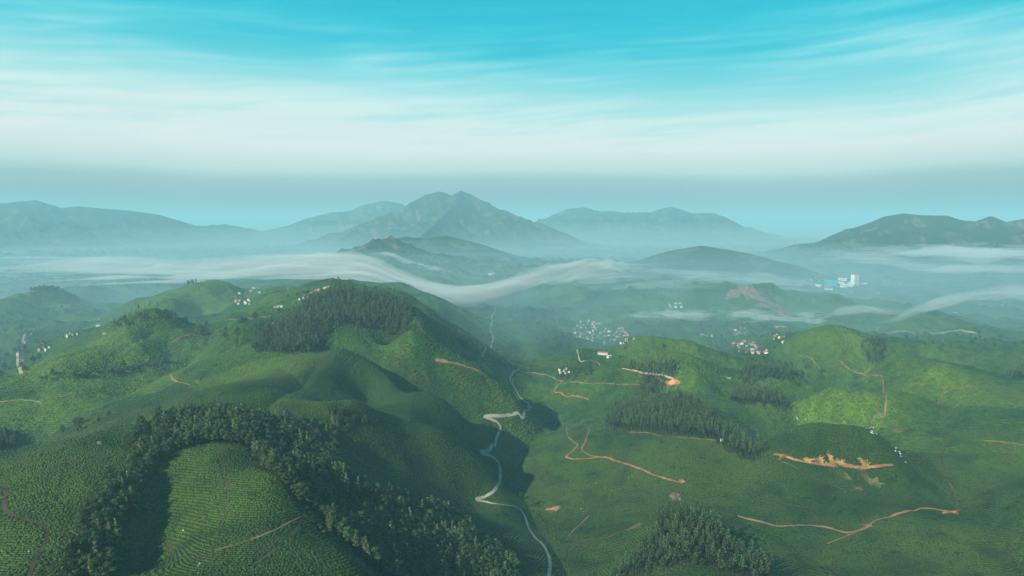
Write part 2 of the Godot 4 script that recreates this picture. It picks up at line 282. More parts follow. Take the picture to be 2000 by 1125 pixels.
func finish(v: PackedVector3Array, n: PackedVector3Array, c: PackedColorArray, idx: PackedInt32Array) -> ArrayMesh:
	var arr := []; arr.resize(Mesh.ARRAY_MAX)
	arr[Mesh.ARRAY_VERTEX] = v
	if n.size(): arr[Mesh.ARRAY_NORMAL] = n
	if c.size(): arr[Mesh.ARRAY_COLOR] = c
	arr[Mesh.ARRAY_INDEX] = idx
	var me := ArrayMesh.new(); me.add_surface_from_arrays(Mesh.PRIMITIVE_TRIANGLES, arr)
	return me

# ---------------------------------------------------------------- trees
# leaf sprays (small bent four-sided faces) scattered through a few lobes of the crown
func leaves(rng: RandomNumberGenerator, lobes: Array, per: float, size: float, tint: Color, v: PackedVector3Array, n: PackedVector3Array, c: PackedColorArray, idx: PackedInt32Array) -> void:
	for l in lobes:
		var o: Vector3 = l[0]; var r: Vector3 = l[1]
		var shade := rng.randf_range(0.72, 1.25)
		var lc := tint * shade
		lc.r *= rng.randf_range(0.88, 1.18)
		var count := int(per * pow(r.x * r.y * r.z, 0.6667))
		for k in count:
			var dir := Vector3(rng.randfn(), rng.randfn() * 0.9 + 0.25, rng.randfn()).normalized()
			var p := o + dir * r * pow(rng.randf(), 0.28)
			var out := (dir + Vector3(rng.randfn(), rng.randfn(), rng.randfn()) * 0.4).normalized()
			var a := out.cross(Vector3(rng.randfn(), rng.randfn(), rng.randfn())).normalized()
			var b := out.cross(a)
			var s := size * rng.randf_range(0.6, 1.3)
			var first := v.size()
			v.append(p - a * s * 0.5); v.append(p + b * s * 0.36 - out * s * 0.12); v.append(p + a * s * 0.5); v.append(p - b * s * 0.36 - out * s * 0.12)
			var sn := (dir * 0.75 + out * 0.35 + Vector3.UP * 0.25).normalized()
			var leaf := lc * rng.randf_range(0.8, 1.2); leaf.a = 1.0
			for q in 4: n.append(sn); c.append(leaf)
			idx.append_array(PackedInt32Array([first, first + 1, first + 2, first, first + 2, first + 3]))

func limb(a: Vector3, b: Vector3, ra: float, rb: float, v: PackedVector3Array, n: PackedVector3Array, idx: PackedInt32Array, sides := 6) -> void:
	var dir := (b - a).normalized()
	var s := dir.cross(Vector3(0.31, 0.2, 0.93)).normalized(); var t := dir.cross(s)
	var first := v.size()
	for k in sides:
		var w := TAU * k / sides
		var o := s * cos(w) + t * sin(w)
		v.append(a + o * ra); n.append(o); v.append(b + o * rb); n.append(o)
	for k in sides:
		var i := first + 2 * k; var j := first + 2 * ((k + 1) % sides)
		idx.append_array(PackedInt32Array([i, j, i + 1, j, j + 1, i + 1]))

# kind -> variants of [trunk mesh, crown mesh]; a tree of height 1 unit = 1 m at scale 1
var wood := {}
func grow(kind: String, seed_: int) -> Array:
	var rng := RandomNumberGenerator.new(); rng.seed = seed_
	var tv := PackedVector3Array(); var tn := PackedVector3Array(); var ti := PackedInt32Array()
	var v := PackedVector3Array(); var n := PackedVector3Array(); var c := PackedColorArray(); var idx := PackedInt32Array()
	var lobes := []
	if kind == "broadleaf":
		var h := 13.0
		var bend := Vector3(rng.randfn() * 0.4, 0, rng.randfn() * 0.4)
		limb(Vector3(0, -1.0, 0), Vector3(0, 4.5, 0) + bend, 0.34, 0.24, tv, tn, ti)
		limb(Vector3(0, 4.5, 0) + bend, Vector3(0, 9.5, 0) + bend * 2.0, 0.24, 0.09, tv, tn, ti)
		var k := 9 + rng.randi() % 4
		for i in k:
			var f := (i + 0.5) / k
			var y := lerpf(3.6, h - 1.6, f)
			var reach := 3.3 * sin(PI * clampf(f * 0.82 + 0.16, 0.0, 1.0)) * rng.randf_range(0.6, 1.1)
			var w := i * 2.4 + rng.randf() * 0.9
			var p := Vector3(cos(w) * reach, y + rng.randfn() * 0.4, sin(w) * reach) + bend * 2.0 * f
			var r := rng.randf_range(1.35, 2.1)
			lobes.append([p, Vector3(r * 1.1, r * 0.85, r * 1.1)])
			limb(Vector3(0, maxf(3.0, y - 2.2), 0) + bend * f, p, 0.11, 0.04, tv, tn, ti, 4)
		leaves(rng, lobes, 20.0, 0.85, Color(0.037, 0.064, 0.027), v, n, c, idx)
	elif kind == "eucalyptus":
		var h := 24.0
		var lean := Vector3(rng.randfn() * 0.7, 0, rng.randfn() * 0.7)
		limb(Vector3(0, -1.0, 0), Vector3(0, 12, 0) + lean * 0.5, 0.42, 0.30, tv, tn, ti)
		limb(Vector3(0, 12, 0) + lean * 0.5, Vector3(0, h - 2.0, 0) + lean, 0.20, 0.06, tv, tn, ti)
		var k := 8 + rng.randi() % 3
		for i in k:
			var f := (i + 0.5) / k
			var y := lerpf(11.5, h - 1.0, f)
			var reach := 1.9 * (1.0 - 0.55 * f) * rng.randf_range(0.3, 1.1)
			var w := i * 2.4 + rng.randf()
			var p := Vector3(cos(w) * reach, y, sin(w) * reach) + lean * (0.5 + 0.5 * f)
			var r := rng.randf_range(0.95, 1.55)
			lobes.append([p, Vector3(r, r * 1.05, r)])
			limb(Vector3(0, y - 2.0, 0) + lean * (0.45 + 0.5 * f), p, 0.07, 0.03, tv, tn, ti, 4)
		leaves(rng, lobes, 22.0, 0.78, Color(0.049, 0.076, 0.036), v, n, c, idx)
	elif kind == "silver_oak":
		var h := 17.0
		limb(Vector3(0, -1.0, 0), Vector3(0, h - 1.5, 0), 0.26, 0.05, tv, tn, ti)
		for i in 13:
			var f := (i + 0.5) / 13.0
			var y := lerpf(4.0, h - 0.8, f)
			var reach := 1.9 * pow(1.0 - f, 0.7) * rng.randf_range(0.5, 1.0)
			var w := i * 2.4 + rng.randf()
			var p := Vector3(cos(w) * reach, y, sin(w) * reach)
			var r := lerpf(1.5, 0.75, f)
			lobes.append([p, Vector3(r, r * 0.95, r)])
			limb(Vector3(0, y - 0.5, 0), p, 0.06, 0.02, tv, tn, ti, 4)
		leaves(rng, lobes, 14.0, 0.95, Color(0.085, 0.125, 0.062), v, n, c, idx)
	else:                                            # shrub: several stems from the ground
		for i in 6:
			var w := i * 1.05 + rng.randf()
			var reach := rng.randf_range(0.3, 1.3)
			var r := rng.randf_range(0.7, 1.25)
			var p := Vector3(cos(w) * reach, r * 0.8 + rng.randf() * 0.9, sin(w) * reach)
			lobes.append([p, Vector3(r, r * 0.9, r)])
			limb(Vector3(cos(w) * 0.1, -0.4, sin(w) * 0.1), p, 0.07, 0.03, tv, tn, ti, 4)
		leaves(rng, lobes, 15.0, 0.8, Color(0.05, 0.085, 0.028), v, n, c, idx)
	return [finish(tv, tn, PackedColorArray(), ti), finish(v, n, c, idx)]

var bark := {}
var foliage := {}
func make_woods() -> void:
	bark["broadleaf"] = paint(Color(0.10, 0.085, 0.07)); bark["eucalyptus"] = paint(Color(0.46, 0.41, 0.34)); bark["silver_oak"] = paint(Color(0.14, 0.12, 0.10)); bark["shrub"] = paint(Color(0.08, 0.06, 0.04))
	var tints := [Color(1, 1, 1), Color(0.78, 0.86, 0.85), Color(1.15, 1.2, 1.0), Color(1.0, 0.90, 0.80), Color(1.35, 1.45, 1.2)]
	for kind in ["broadleaf", "eucalyptus", "silver_oak", "shrub"]:
		wood[kind] = []
		for s in 4: wood[kind].append(grow(kind, 100 + s * 7 + kind.length()))
		foliage[kind] = []
		for t in tints:
			var m := StandardMaterial3D.new(); m.resource_name = kind + "_leaves"
			m.vertex_color_use_as_albedo = true; m.roughness = 0.75; m.metallic_specular = 0.25
			m.albedo_color = Color(minf(t.r, 1.0), minf(t.g, 1.0), minf(t.b, 1.0)).linear_to_srgb() if t.r <= 1.0 else t.linear_to_srgb()
			m.backlight_enabled = true; m.backlight = Color(0.25, 0.3, 0.12)
			foliage[kind].append(m)

var stands := []          # [polygon, spacing, [[kind, share], ...], low, high, label, group]
var trees := {}           # kind -> [ [x, z, size, turn, variant, tint, stand], ... ]
var wooded := {}          # 6 m cells with trees
func stand(a: Array, spacing: float, mix: Array, low: float, high: float, look: String, group: String) -> void:
	var poly := PackedVector2Array()
	for i in range(0, a.size(), 2): poly.append(Vector2(a[i], a[i + 1]))
	var rng := RandomNumberGenerator.new(); rng.seed = 1000 + stands.size()
	var box := Rect2(poly[0], Vector2.ZERO)
	for p in poly: box = box.expand(p)
	var id := stands.size()
	stands.append([look, group])
	var nx := int(box.size.x / spacing) + 1; var nz := int(box.size.y / spacing) + 1
	for i in nx:
		for j in nz:
			var p := box.position + Vector2(i + rng.randf() * 0.9, j + rng.randf() * 0.9) * spacing
			if not Geometry2D.is_point_in_polygon(p, poly): continue
			var pickv := rng.randf(); var kind: String = mix[-1][0]
			for q in mix:
				if pickv < q[1]: kind = q[0]; break
				pickv -= q[1]
			if rng.randf() < 0.06: continue
			var size := 0.88 * lerpf(low * 0.75, high * 1.12, (rng.randf() + rng.randf()) * 0.5)
			if rng.randf() < 0.08: size *= 1.22
			if not trees.has(kind): trees[kind] = []
			trees[kind].append([p.x, p.y, size, rng.randf() * TAU, rng.randi() % 4, rng.randi() % 5, id])
			wooded[Vector2i(floori(p.x / 6.0), floori(p.y / 6.0))] = true

func plant_all() -> void:
	var english := {"broadleaf": "broadleaf tree", "eucalyptus": "eucalyptus tree", "silver_oak": "silver oak tree", "shrub": "shrub"}
	for kind in trees:
		var all: Array = trees[kind]
		all.sort_custom(func(a, b): return a[0] * a[0] + a[1] * a[1] < b[0] * b[0] + b[1] * b[1])
		var single := mini(300, all.size())
		var far := {}
		for k in all.size():
			var t: Array = all[k]
			var at := Vector3(t[0], ground(t[0], t[1]), t[1])
			if k < single:
				var st: Array = stands[t[6]]
				var o := thing(kind if kind == "shrub" else kind + "_tree", ["mid green ", "dark green ", "light green ", "brownish ", "pale green "][t[5]] + english[kind] + " " + st[0], "shrub" if kind == "shrub" else "tree", at, t[3], english[kind] + "s " + st[1])
				o.scale = Vector3(t[2], t[2] * (0.88 + 0.06 * (t[4] % 4)), t[2])
				part("trunk" if kind != "shrub" else "stem", wood[kind][t[4]][0], bark[kind], o)
				part("crown" if kind != "shrub" else "foliage", wood[kind][t[4]][1], foliage[kind][t[5]], o)
			else:
				if not far.has(t[4]): far[t[4]] = []
				far[t[4]].append([Transform3D(Basis(Vector3.UP, t[3]).scaled(Vector3(t[2], t[2] * (0.88 + 0.06 * (t[4] % 4)), t[2])), at), t[5]])
		print(kind, " ", all.size())
		if far.is_empty(): continue
		var mass := Node3D.new(); mass.name = numbered(kind + "_woods"); add_child(mass)
		tag(mass, "mass of further " + english[kind] + "s in the woods beyond the nearest ones", "woods", "", "stuff")
		for variant in far:
			for half in 2:
				var mm := MultiMesh.new(); mm.transform_format = MultiMesh.TRANSFORM_3D; mm.use_colors = half == 1
				mm.mesh = wood[kind][variant][half]
				mm.instance_count = far[variant].size()
				for i in far[variant].size():
					mm.set_instance_transform(i, far[variant][i][0])
					if half == 1:
						var tint: Color = foliage[kind][far[variant][i][1]].albedo_color.srgb_to_linear()
						mm.set_instance_color(i, tint)
				var mi := MultiMeshInstance3D.new(); mi.name = ["trunks", "crowns"][half]
				mi.multimesh = mm; mi.material_override = bark[kind] if half == 0 else foliage[kind][0]
				mi.set_meta("kind", "stuff")
				mass.add_child(mi, true)

# ---------------------------------------------------------------- roads, tracks, bare soil
var trodden := {}         # 2 m cells under roads and paths
func smooth(a: Array, step: float) -> PackedVector2Array:
	var cv := Curve2D.new()
	var p := PackedVector2Array()
	for i in range(0, a.size(), 2): p.append(Vector2(a[i], a[i + 1]))
	for i in p.size():
		var t := (p[mini(i + 1, p.size() - 1)] - p[maxi(i - 1, 0)]) / 6.0
		cv.add_point(p[i], -t if i > 0 else Vector2.ZERO, t if i < p.size() - 1 else Vector2.ZERO)
	cv.bake_interval = step
	return cv.get_baked_points()

var ways := []            # drawn once the ground is known
func way(called: String, label: String, width: float, look: String, a: Array) -> void:
	var p := smooth(a, 3.0)
	width *= {"lane": 0.62, "concrete": 0.68}.get(look, 0.75)
	ways.append([called, label, width, look, p])
	for q in p:
		var r := width * 0.5 + 0.25
		for dx in range(-int(r / 2.0) - 1, int(r / 2.0) + 2):
			for dz in range(-int(r / 2.0) - 1, int(r / 2.0) + 2):
				var cell := Vector2i(floori(q.x / 2.0) + dx, floori(q.y / 2.0) + dz)
				if (Vector2(cell) * 2.0 + Vector2.ONE).distance_to(q) < r + 0.5: trodden[cell] = true

func clear(x: float, z: float, rx: float, rz: float, turn: float) -> void:   # no bushes stand on bare soil
	var r := int(maxf(rx, rz) / 2.0) + 1
	for dx in range(-r, r + 1):
		for dz in range(-r, r + 1):
			var cell := Vector2i(floori(x / 2.0) + dx, floori(z / 2.0) + dz)
			var q := (Vector2(cell) * 2.0 + Vector2.ONE - Vector2(x, z)).rotated(-turn)
			if (q / Vector2(rx, rz)).length() < 0.5: trodden[cell] = true

func draw_ways() -> void:
	var looks := {"concrete": [Color(0.24, 0.215, 0.18), 0.25, 0.06], "soil": [Color(0.19, 0.10, 0.045), 0.5, 0.35], "earth": [Color(0.15, 0.095, 0.055), 0.35, 0.4], "lane": [Color(0.055, 0.045, 0.028), 0.4, 0.35], "pale": [Color(0.23, 0.185, 0.125), 0.25, 0.3], "cut": [Color(0.27, 0.14, 0.045), 0.45, 0.5]}
	var m := StandardMaterial3D.new(); m.resource_name = "trodden_earth"; m.vertex_color_use_as_albedo = true; m.roughness = 0.95; m.metallic_specular = 0.15
	for w in ways:
		var p: PackedVector2Array = w[4]
		var look: Array = looks[w[3]]
		var v := PackedVector3Array(); var n := PackedVector3Array(); var c := PackedColorArray(); var idx := PackedInt32Array()
		var across := 5
		for i in p.size():
			var t := (p[mini(i + 1, p.size() - 1)] - p[maxi(i - 1, 0)]).normalized()
			var s := Vector2(-t.y, t.x)
			var d := p[i].length()
			var lift := 0.12 + d * 0.00025
			for k in across:
				var f := k / (across - 1.0) - 0.5
				var wide: float = w[2] * (1.0 + look[2] * fine.get_noise_2d(p[i].x * 9.0 + k * 40.0, p[i].y * 9.0) * 2.0)
				var q := p[i] + s * f * wide
				v.append(Vector3(q.x, ground(q.x, q.y) + lift, q.y))
				var e := 3.0
				n.append(Vector3(ground(q.x - e, q.y) - ground(q.x + e, q.y), 2.0 * e, ground(q.x, q.y - e) - ground(q.x, q.y + e)).normalized())
				var tone: float = 1.0 + look[1] * 1.6 * fine.get_noise_2d(q.x * 14.0, q.y * 14.0)
				var cc: Color = look[0] * clampf(tone, 0.35, 1.5)
				if w[3] == "concrete" and (k == 0 or k == across - 1): cc = cc.lerp(Color(0.12, 0.10, 0.06), 0.5)
				cc.a = 1.0; c.append(cc)
		for i in p.size() - 1:
			for k in across - 1:
				var o := i * across + k
				idx.append_array(PackedInt32Array([o, o + across, o + 1, o + 1, o + across, o + across + 1]))
		var mi := part(w[0], finish(v, n, c, idx), m, self)
		tag(mi, w[1], "", "", "structure")

# a bare patch with a ragged outline, lying on the slope
func bare(called: String, label: String, x: float, z: float, rx: float, rz: float, turn: float, col: Color, seed_: int) -> void:
	var m := paint(Color(1, 1, 1), 0.95, 0.15); m.vertex_color_use_as_albedo = true
	var v := PackedVector3Array(); var c := PackedColorArray(); var idx := PackedInt32Array(); var n := PackedVector3Array()
	var R := 7; var S := 48
	for r in R + 1:
		for s in S:
			var w := TAU * s / S
			var edge := 1.0 + 0.9 * fine.get_noise_2d(cos(w) * 300.0 + seed_ * 333.0, sin(w) * 300.0) + 0.35 * fine.get_noise_2d(cos(w) * 900.0, sin(w) * 900.0 + seed_ * 100.0)
			var f := r / float(R) * edge
			var q := Vector2(cos(w) * rx * f, sin(w) * rz * f).rotated(turn) + Vector2(x, z)
			var bump := 0.9 * absf(fine.get_noise_2d(q.x * 25.0, q.y * 25.0)) * (1.0 - r / float(R))
			v.append(Vector3(q.x, ground(q.x, q.y) + 0.25 + Vector2(x, z).length() * 0.0003 + bump, q.y))
			var tone := clampf(1.0 + 1.3 * fine.get_noise_2d(q.x * 20.0, q.y * 20.0), 0.4, 1.6)
			var cc := col * tone; cc.a = 1.0; c.append(cc)
			var e := 2.5
			n.append(Vector3(ground(q.x - e, q.y) - ground(q.x + e, q.y), 2.0 * e, ground(q.x, q.y - e) - ground(q.x, q.y + e)).normalized())
	for r in R:
		for s in S:
			var a := r * S + s; var b := r * S + (s + 1) % S
			idx.append_array(PackedInt32Array([a, a + S, b, b, a + S, b + S]))
	tag(part(called, finish(v, n, c, idx), m, self), label, "", "", "structure")

# ---------------------------------------------------------------- tea bushes of the nearest slopes
func plant_tea() -> void:
	var rng := RandomNumberGenerator.new(); rng.seed = 77
	var v := PackedVector3Array(); var n := PackedVector3Array(); var c := PackedColorArray(); var idx := PackedInt32Array()
	var prof := [[1.0, -0.25], [1.04, 0.30], [0.72, 0.56], [0.0, 0.62]]
	for r in prof.size() - 1:
		for s in 8:
			var w := TAU * (s + 0.5 * r) / 8
			var k := 1.0 + 0.16 * sin(s * 2.7 + r)
			var p := Vector3(cos(w) * prof[r][0] * k, prof[r][1] + 0.06 * sin(s * 4.1 + r * 2.0), sin(w) * prof[r][0] * k)
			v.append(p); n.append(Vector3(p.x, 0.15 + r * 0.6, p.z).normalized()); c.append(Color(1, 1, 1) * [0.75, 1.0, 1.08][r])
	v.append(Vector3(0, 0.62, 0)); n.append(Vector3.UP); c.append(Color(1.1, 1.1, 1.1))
	for r in 2:
		for s in 8:
			var a := r * 8 + s; var b := r * 8 + (s + 1) % 8
			idx.append_array(PackedInt32Array([a, b, a + 8, b, b + 8, a + 8]))
	for s in 8: idx.append_array(PackedInt32Array([16 + s, 16 + (s + 1) % 8, 24]))
	for i in c.size(): c[i].a = 1.0
	var mesh := finish(v, n, c, idx)
	var tr: Array[Transform3D] = []
	var tone := PackedColorArray()
	# rows follow the lie of the land: each plant of a jittered field slides along the slope to the next row line
	for zone in [[290.0, TEA_END, 1.5, 1.0, 0.8, 0.665], [TEA_END - 60.0, 1750.0, 3.9, 2.35, 1.0, 0.9]]:
		var z := -250.0
		while z > -zone[1]:
			var half: float = -z * 0.84
			var x: float = -half
			while x < half:
				var px: float = x + rng.randf() * zone[2] * 0.7; var pz: float = z + rng.randf() * zone[2] * 0.7
				x += zone[2]
				var d := sqrt(px * px + pz * pz)
				if d > zone[1] or d < zone[0]: continue
				var h := ground(px, pz)
				var gx := (ground(px + 2.0, pz) - h) * 0.5; var gz := (ground(px, pz - 2.0) - h) * -0.5
				var fx := gx * 1.1; var fz := gz * 1.1 - 0.30
				var g2 := fx * fx + fz * fz
				var f: float = h * 1.1 - pz * 0.30
				var pitch: float = 2.0 * sqrt(maxf(g2, 0.03)) * zone[3]
				pitch = (0.7 if pitch < 0.9 else (1.2 if pitch < 1.5 else 1.8)) * (1.0 if zone[3] == 1.0 else 1.6)
				var off: float = roundf(f / pitch) * pitch - f
				if g2 > 0.01: px += fx * off / g2 * 0.85; pz += fz * off / g2 * 0.85
				if trodden.has(Vector2i(floori(px / 2.0), floori(pz / 2.0))): continue
				if wooded.has(Vector2i(floori(px / 6.0), floori(pz / 6.0))): continue
				h = ground(px, pz)
				var nn := Vector3(-gx, 1.0, -gz).normalized()
				if drains.get_noise_2d(px, pz) < (-0.978 if zone[3] == 1.0 else -0.962): continue
				if rng.randf() < 0.04 or fine.get_noise_2d(px * 11.0 + 500.0, pz * 11.0) > 0.43: continue
				var s: float = rng.randf_range(0.68, 0.95) * zone[3]
				var b := Basis(Quaternion(Vector3.UP, nn)) * Basis(Vector3.UP, rng.randf() * TAU)
				tr.append(Transform3D(b.scaled(Vector3(s, s * rng.randf_range(0.8, 1.25) * (1.0 if zone[3] == 1.0 else 0.55), s)), Vector3(px, h - 0.1, pz)))
				var cc: Color = tea_color(px, pz) * rng.randf_range(0.36, 0.74) * zone[4]; cc.a = 1.0
				tone.append(cc)
			z -= zone[2]
	var mm := MultiMesh.new(); mm.transform_format = MultiMesh.TRANSFORM_3D; mm.use_colors = true; mm.mesh = mesh
	mm.instance_count = tr.size()
	for i in tr.size():
		mm.set_instance_transform(i, tr[i]); mm.set_instance_color(i, tone[i])
	var mi := MultiMeshInstance3D.new(); mi.name = "tea_bushes"; mi.multimesh = mm
	var m := paint(Color(1, 1, 1), 0.7, 0.3); m.vertex_color_use_as_albedo = true
	mi.material_override = m
	add_child(mi)
	tag(mi, "clipped tea bushes in close rows over the nearest slopes", "tea bushes", "", "stuff")
	print("tea ", tr.size())
const TEA_END := 900.0

# ---------------------------------------------------------------- mist
# a bank of mist between an upper and a lower edge; thick where the noise is, thinning to nothing at its rim
func mist(called: String, label: String, upper: Array, lower: Array, thick: float, density: float, seed_: int, stretch: float, soft := 0.16, color := Color(0.93, 0.99, 1.0)) -> void:
	var noise := FastNoiseLite.new(); noise.seed = seed_; noise.frequency = 1.0; noise.fractal_octaves = 4
	var rail: Array[Curve3D] = []
	for a in [upper, lower]:
		var cv := Curve3D.new()
		var p := PackedVector3Array()
		for i in range(0, a.size(), 3): p.append(Vector3(a[i], a[i + 1], a[i + 2]))
		for i in p.size():
			var t := (p[mini(i + 1, p.size() - 1)] - p[maxi(i - 1, 0)]) / 6.0
			cv.add_point(p[i], -t if i > 0 else Vector3.ZERO, t if i < p.size() - 1 else Vector3.ZERO)
		rail.append(cv)
	var S := 200; var T := 44
	var len0 := rail[0].get_baked_length(); var len1 := rail[1].get_baked_length()
	var mid := []
	for s in S + 1:
		var row := []
		var a := rail[0].sample_baked(len0 * s / S, true); var b := rail[1].sample_baked(len1 * s / S, true)
		for t in T + 1: row.append(a.lerp(b, t / float(T)))
		mid.append(row)
	var v := PackedVector3Array(); var idx := PackedInt32Array()
	var deep := PackedFloat32Array()
	for side in [1.0, -1.0]:
		for s in S + 1:
			for t in T + 1:
				var along: Vector3 = mid[mini(s + 1, S)][t] - mid[maxi(s - 1, 0)][t]
				var over: Vector3 = mid[s][mini(t + 1, T)] - mid[s][maxi(t - 1, 0)]
				var nn := along.cross(over).normalized()
				var u := s / float(S); var w := t / float(T)
				var x := u * len0 / stretch
				var sway := noise.get_noise_2d(x * 0.6 + 20.0, 3.0) * 0.35
				var ww := w + sway * 0.35
				var streak := noise.get_noise_2d(x + ww * 1.2, ww * 3.2) * 0.5 + 0.5
				var wisp := noise.get_noise_2d(x * 2.2 + 50.0 + ww * 2.5, ww * 9.0) * 0.5 + 0.5
				var thread := 1.0 - absf(noise.get_noise_2d(x * 3.0 + 90.0 + ww * 3.0, ww * 15.0)) * 2.2
				var rim := smoothstep(0.0, soft, w + (wisp - 0.5) * soft * 1.6 - soft * 0.15) * smoothstep(0.0, 0.62, 1.0 - w + (streak - 0.5) * 0.9 - 0.08)
				rim *= smoothstep(0.0, 0.32, u + (wisp - 0.5) * 0.35 - 0.04) * smoothstep(0.0, 0.22, 1.0 - u + (wisp - 0.5) * 0.35 - 0.04)
				var h := thick * rim * rim * clampf(0.22 + 1.4 * (streak - 0.36) + 0.32 * (wisp - 0.5) + 0.18 * maxf(thread, 0.0) * u, 0.015, 1.2)
				h *= smoothstep(0.0, 0.16, u) * smoothstep(0.0, 0.16, 1.0 - u) * smoothstep(0.0, 0.05, w) * smoothstep(0.0, 0.18, 1.0 - w)
				if h < 0.3: h = 0.0
				deep.append(h)
				v.append(mid[s][t] + nn * side * h * 0.5)
	var half := (S + 1) * (T + 1)
	for side in 2:
		for s in S:
			for t in T:
				var o := side * half + s * (T + 1) + t
				if deep[o] + deep[o + 1] + deep[o + T + 1] + deep[o + T + 2] <= 0.0: continue
				if side == 0: idx.append_array(PackedInt32Array([o, o + 1, o + T + 1, o + 1, o + T + 2, o + T + 1]))
				else: idx.append_array(PackedInt32Array([o, o + T + 1, o + 1, o + 1, o + T + 1, o + T + 2]))
	var fm := FogMaterial.new(); fm.density = density; fm.albedo = color
	var mi := MeshInstance3D.new(); mi.name = numbered(called)
	var me := finish(v, PackedVector3Array(), PackedColorArray(), idx)
	me.surface_set_material(0, fm)
	mi.mesh = me
	add_child(mi)
	tag(mi, label, "mist" if called.begins_with("mist") else "smoke", "", "stuff")

func low_haze(label: String, at: Vector3, size: Vector3, density: float, color := Color(0.70, 0.86, 0.88)) -> void:
	var f := FogVolume.new(); f.name = numbered("valley_haze")
	f.shape = RenderingServer.FOG_VOLUME_SHAPE_ELLIPSOID
	f.size = size; f.position = at
	var fm := FogMaterial.new(); fm.density = density; fm.albedo = color
	f.material = fm
	add_child(f)
	tag(f, label, "haze", "", "stuff")

# ---------------------------------------------------------------- buildings
var wall_box: BoxMesh
var gable: ArrayMesh
func prism() -> ArrayMesh:      # a gable roof of unit size with overhanging, finger thick eaves: ridge along x
	var st := SurfaceTool.new(); st.begin(Mesh.PRIMITIVE_TRIANGLES)
	var o := 0.56; var u := 0.6; var t := 0.09
	var q := [Vector3(-o, 0, u), Vector3(o, 0, u), Vector3(o, 1, 0), Vector3(-o, 1, 0), Vector3(-o, 0, -u), Vector3(o, 0, -u)]
	var low := []
	for p in q: low.append(p - Vector3(0, t, 0))
	var faces := [[q[0], q[3], q[2], q[1]], [q[5], q[2], q[3], q[4]], [low[1], low[2], low[3], low[0]], [low[4], low[3], low[2], low[5]],
		[q[1], low[1], low[0], q[0]], [q[4], low[4], low[5], q[5]], [q[0], low[0], low[3], q[3]], [q[3], low[3], low[4], q[4]], [q[2], low[2], low[1], q[1]], [q[5], low[5], low[2], q[2]]]
	for f in faces:
		for k in [0, 1, 2, 0, 2, 3]: st.add_vertex(f[k])
	st.generate_normals()
	return st.commit()

var palette := {}
func look_of(called: String) -> Material:
	if palette.is_empty():
		wall_box = BoxMesh.new(); wall_box.size = Vector3.ONE
		gable = prism()
		for e in [["bright", Color(0.80, 0.79, 0.76)], ["white", Color(0.44, 0.42, 0.38)], ["cream", Color(0.28, 0.22, 0.16)], ["pink", Color(0.25, 0.15, 0.12)], ["blue", Color(0.14, 0.27, 0.36)], ["tin", Color(0.13, 0.135, 0.14)], ["tile", Color(0.24, 0.11, 0.07)], ["rust", Color(0.16, 0.105, 0.08)], ["pale_tin", Color(0.32, 0.34, 0.35)], ["teal", Color(0.03, 0.36, 0.44)], ["dark", Color(0.04, 0.045, 0.05)], ["steel", Color(0.34, 0.35, 0.36)], ["red", Color(0.45, 0.05, 0.03)], ["orange", Color(0.55, 0.20, 0.07)]]:
			palette[e[0]] = paint(e[1], 0.6 if e[0] in ["tin", "pale_tin", "teal"] else 0.85)
	return palette[called]

func block(called: String, parent: Node, size: Vector3, at: Vector3, look: String) -> MeshInstance3D:
	var m := look_of(look)
	var p := part(called, wall_box, m, parent, at); p.scale = size
	return p

func house(label: String, group: String, x: float, z: float, turn: float, size: Vector3, walls: String, roof: String, detail := false, category := "house", called := "house") -> Node3D:
	var o := thing(called, label, category, Vector3(x, ground(x, z), z), turn, group)
	block("wall", o, Vector3(size.x, size.y + 2.0, size.z), Vector3(0, size.y * 0.5 - 1.0, 0), walls)
	var r := part("roof", gable, look_of(roof), o, Vector3(0, size.y + 0.1, 0)); r.scale = Vector3(size.x, size.z * 0.24, size.z)
	if detail:
		block("door", o, Vector3(1.2, 2.1, 0.12), Vector3(0.4, 1.05, size.z * 0.5 + 0.05), "rust")
		for k in int(size.x / 3.5):
			var wx := -size.x * 0.5 + 1.9 + k * 3.5
			if absf(wx - 0.4) < 1.5: continue
			block("window", o, Vector3(1.3, 1.3, 0.1), Vector3(wx, 1.7, size.z * 0.5 + 0.045), "dark")
	return o

func hamlet(label: String, group: String, walls: String, roof: String, a: Array, low: float, high: float, seed_: int) -> void:
	var rng := RandomNumberGenerator.new(); rng.seed = seed_
	for i in range(0, a.size(), 2):
		var l := rng.randf_range(low, high)
		house(label, group, a[i], a[i + 1], rng.randf_range(-0.5, 0.5) + (PI / 2 if rng.randf() < 0.25 else 0.0), Vector3(l, rng.randf_range(2.8, 4.2), l * rng.randf_range(0.5, 0.75)), walls, roof)

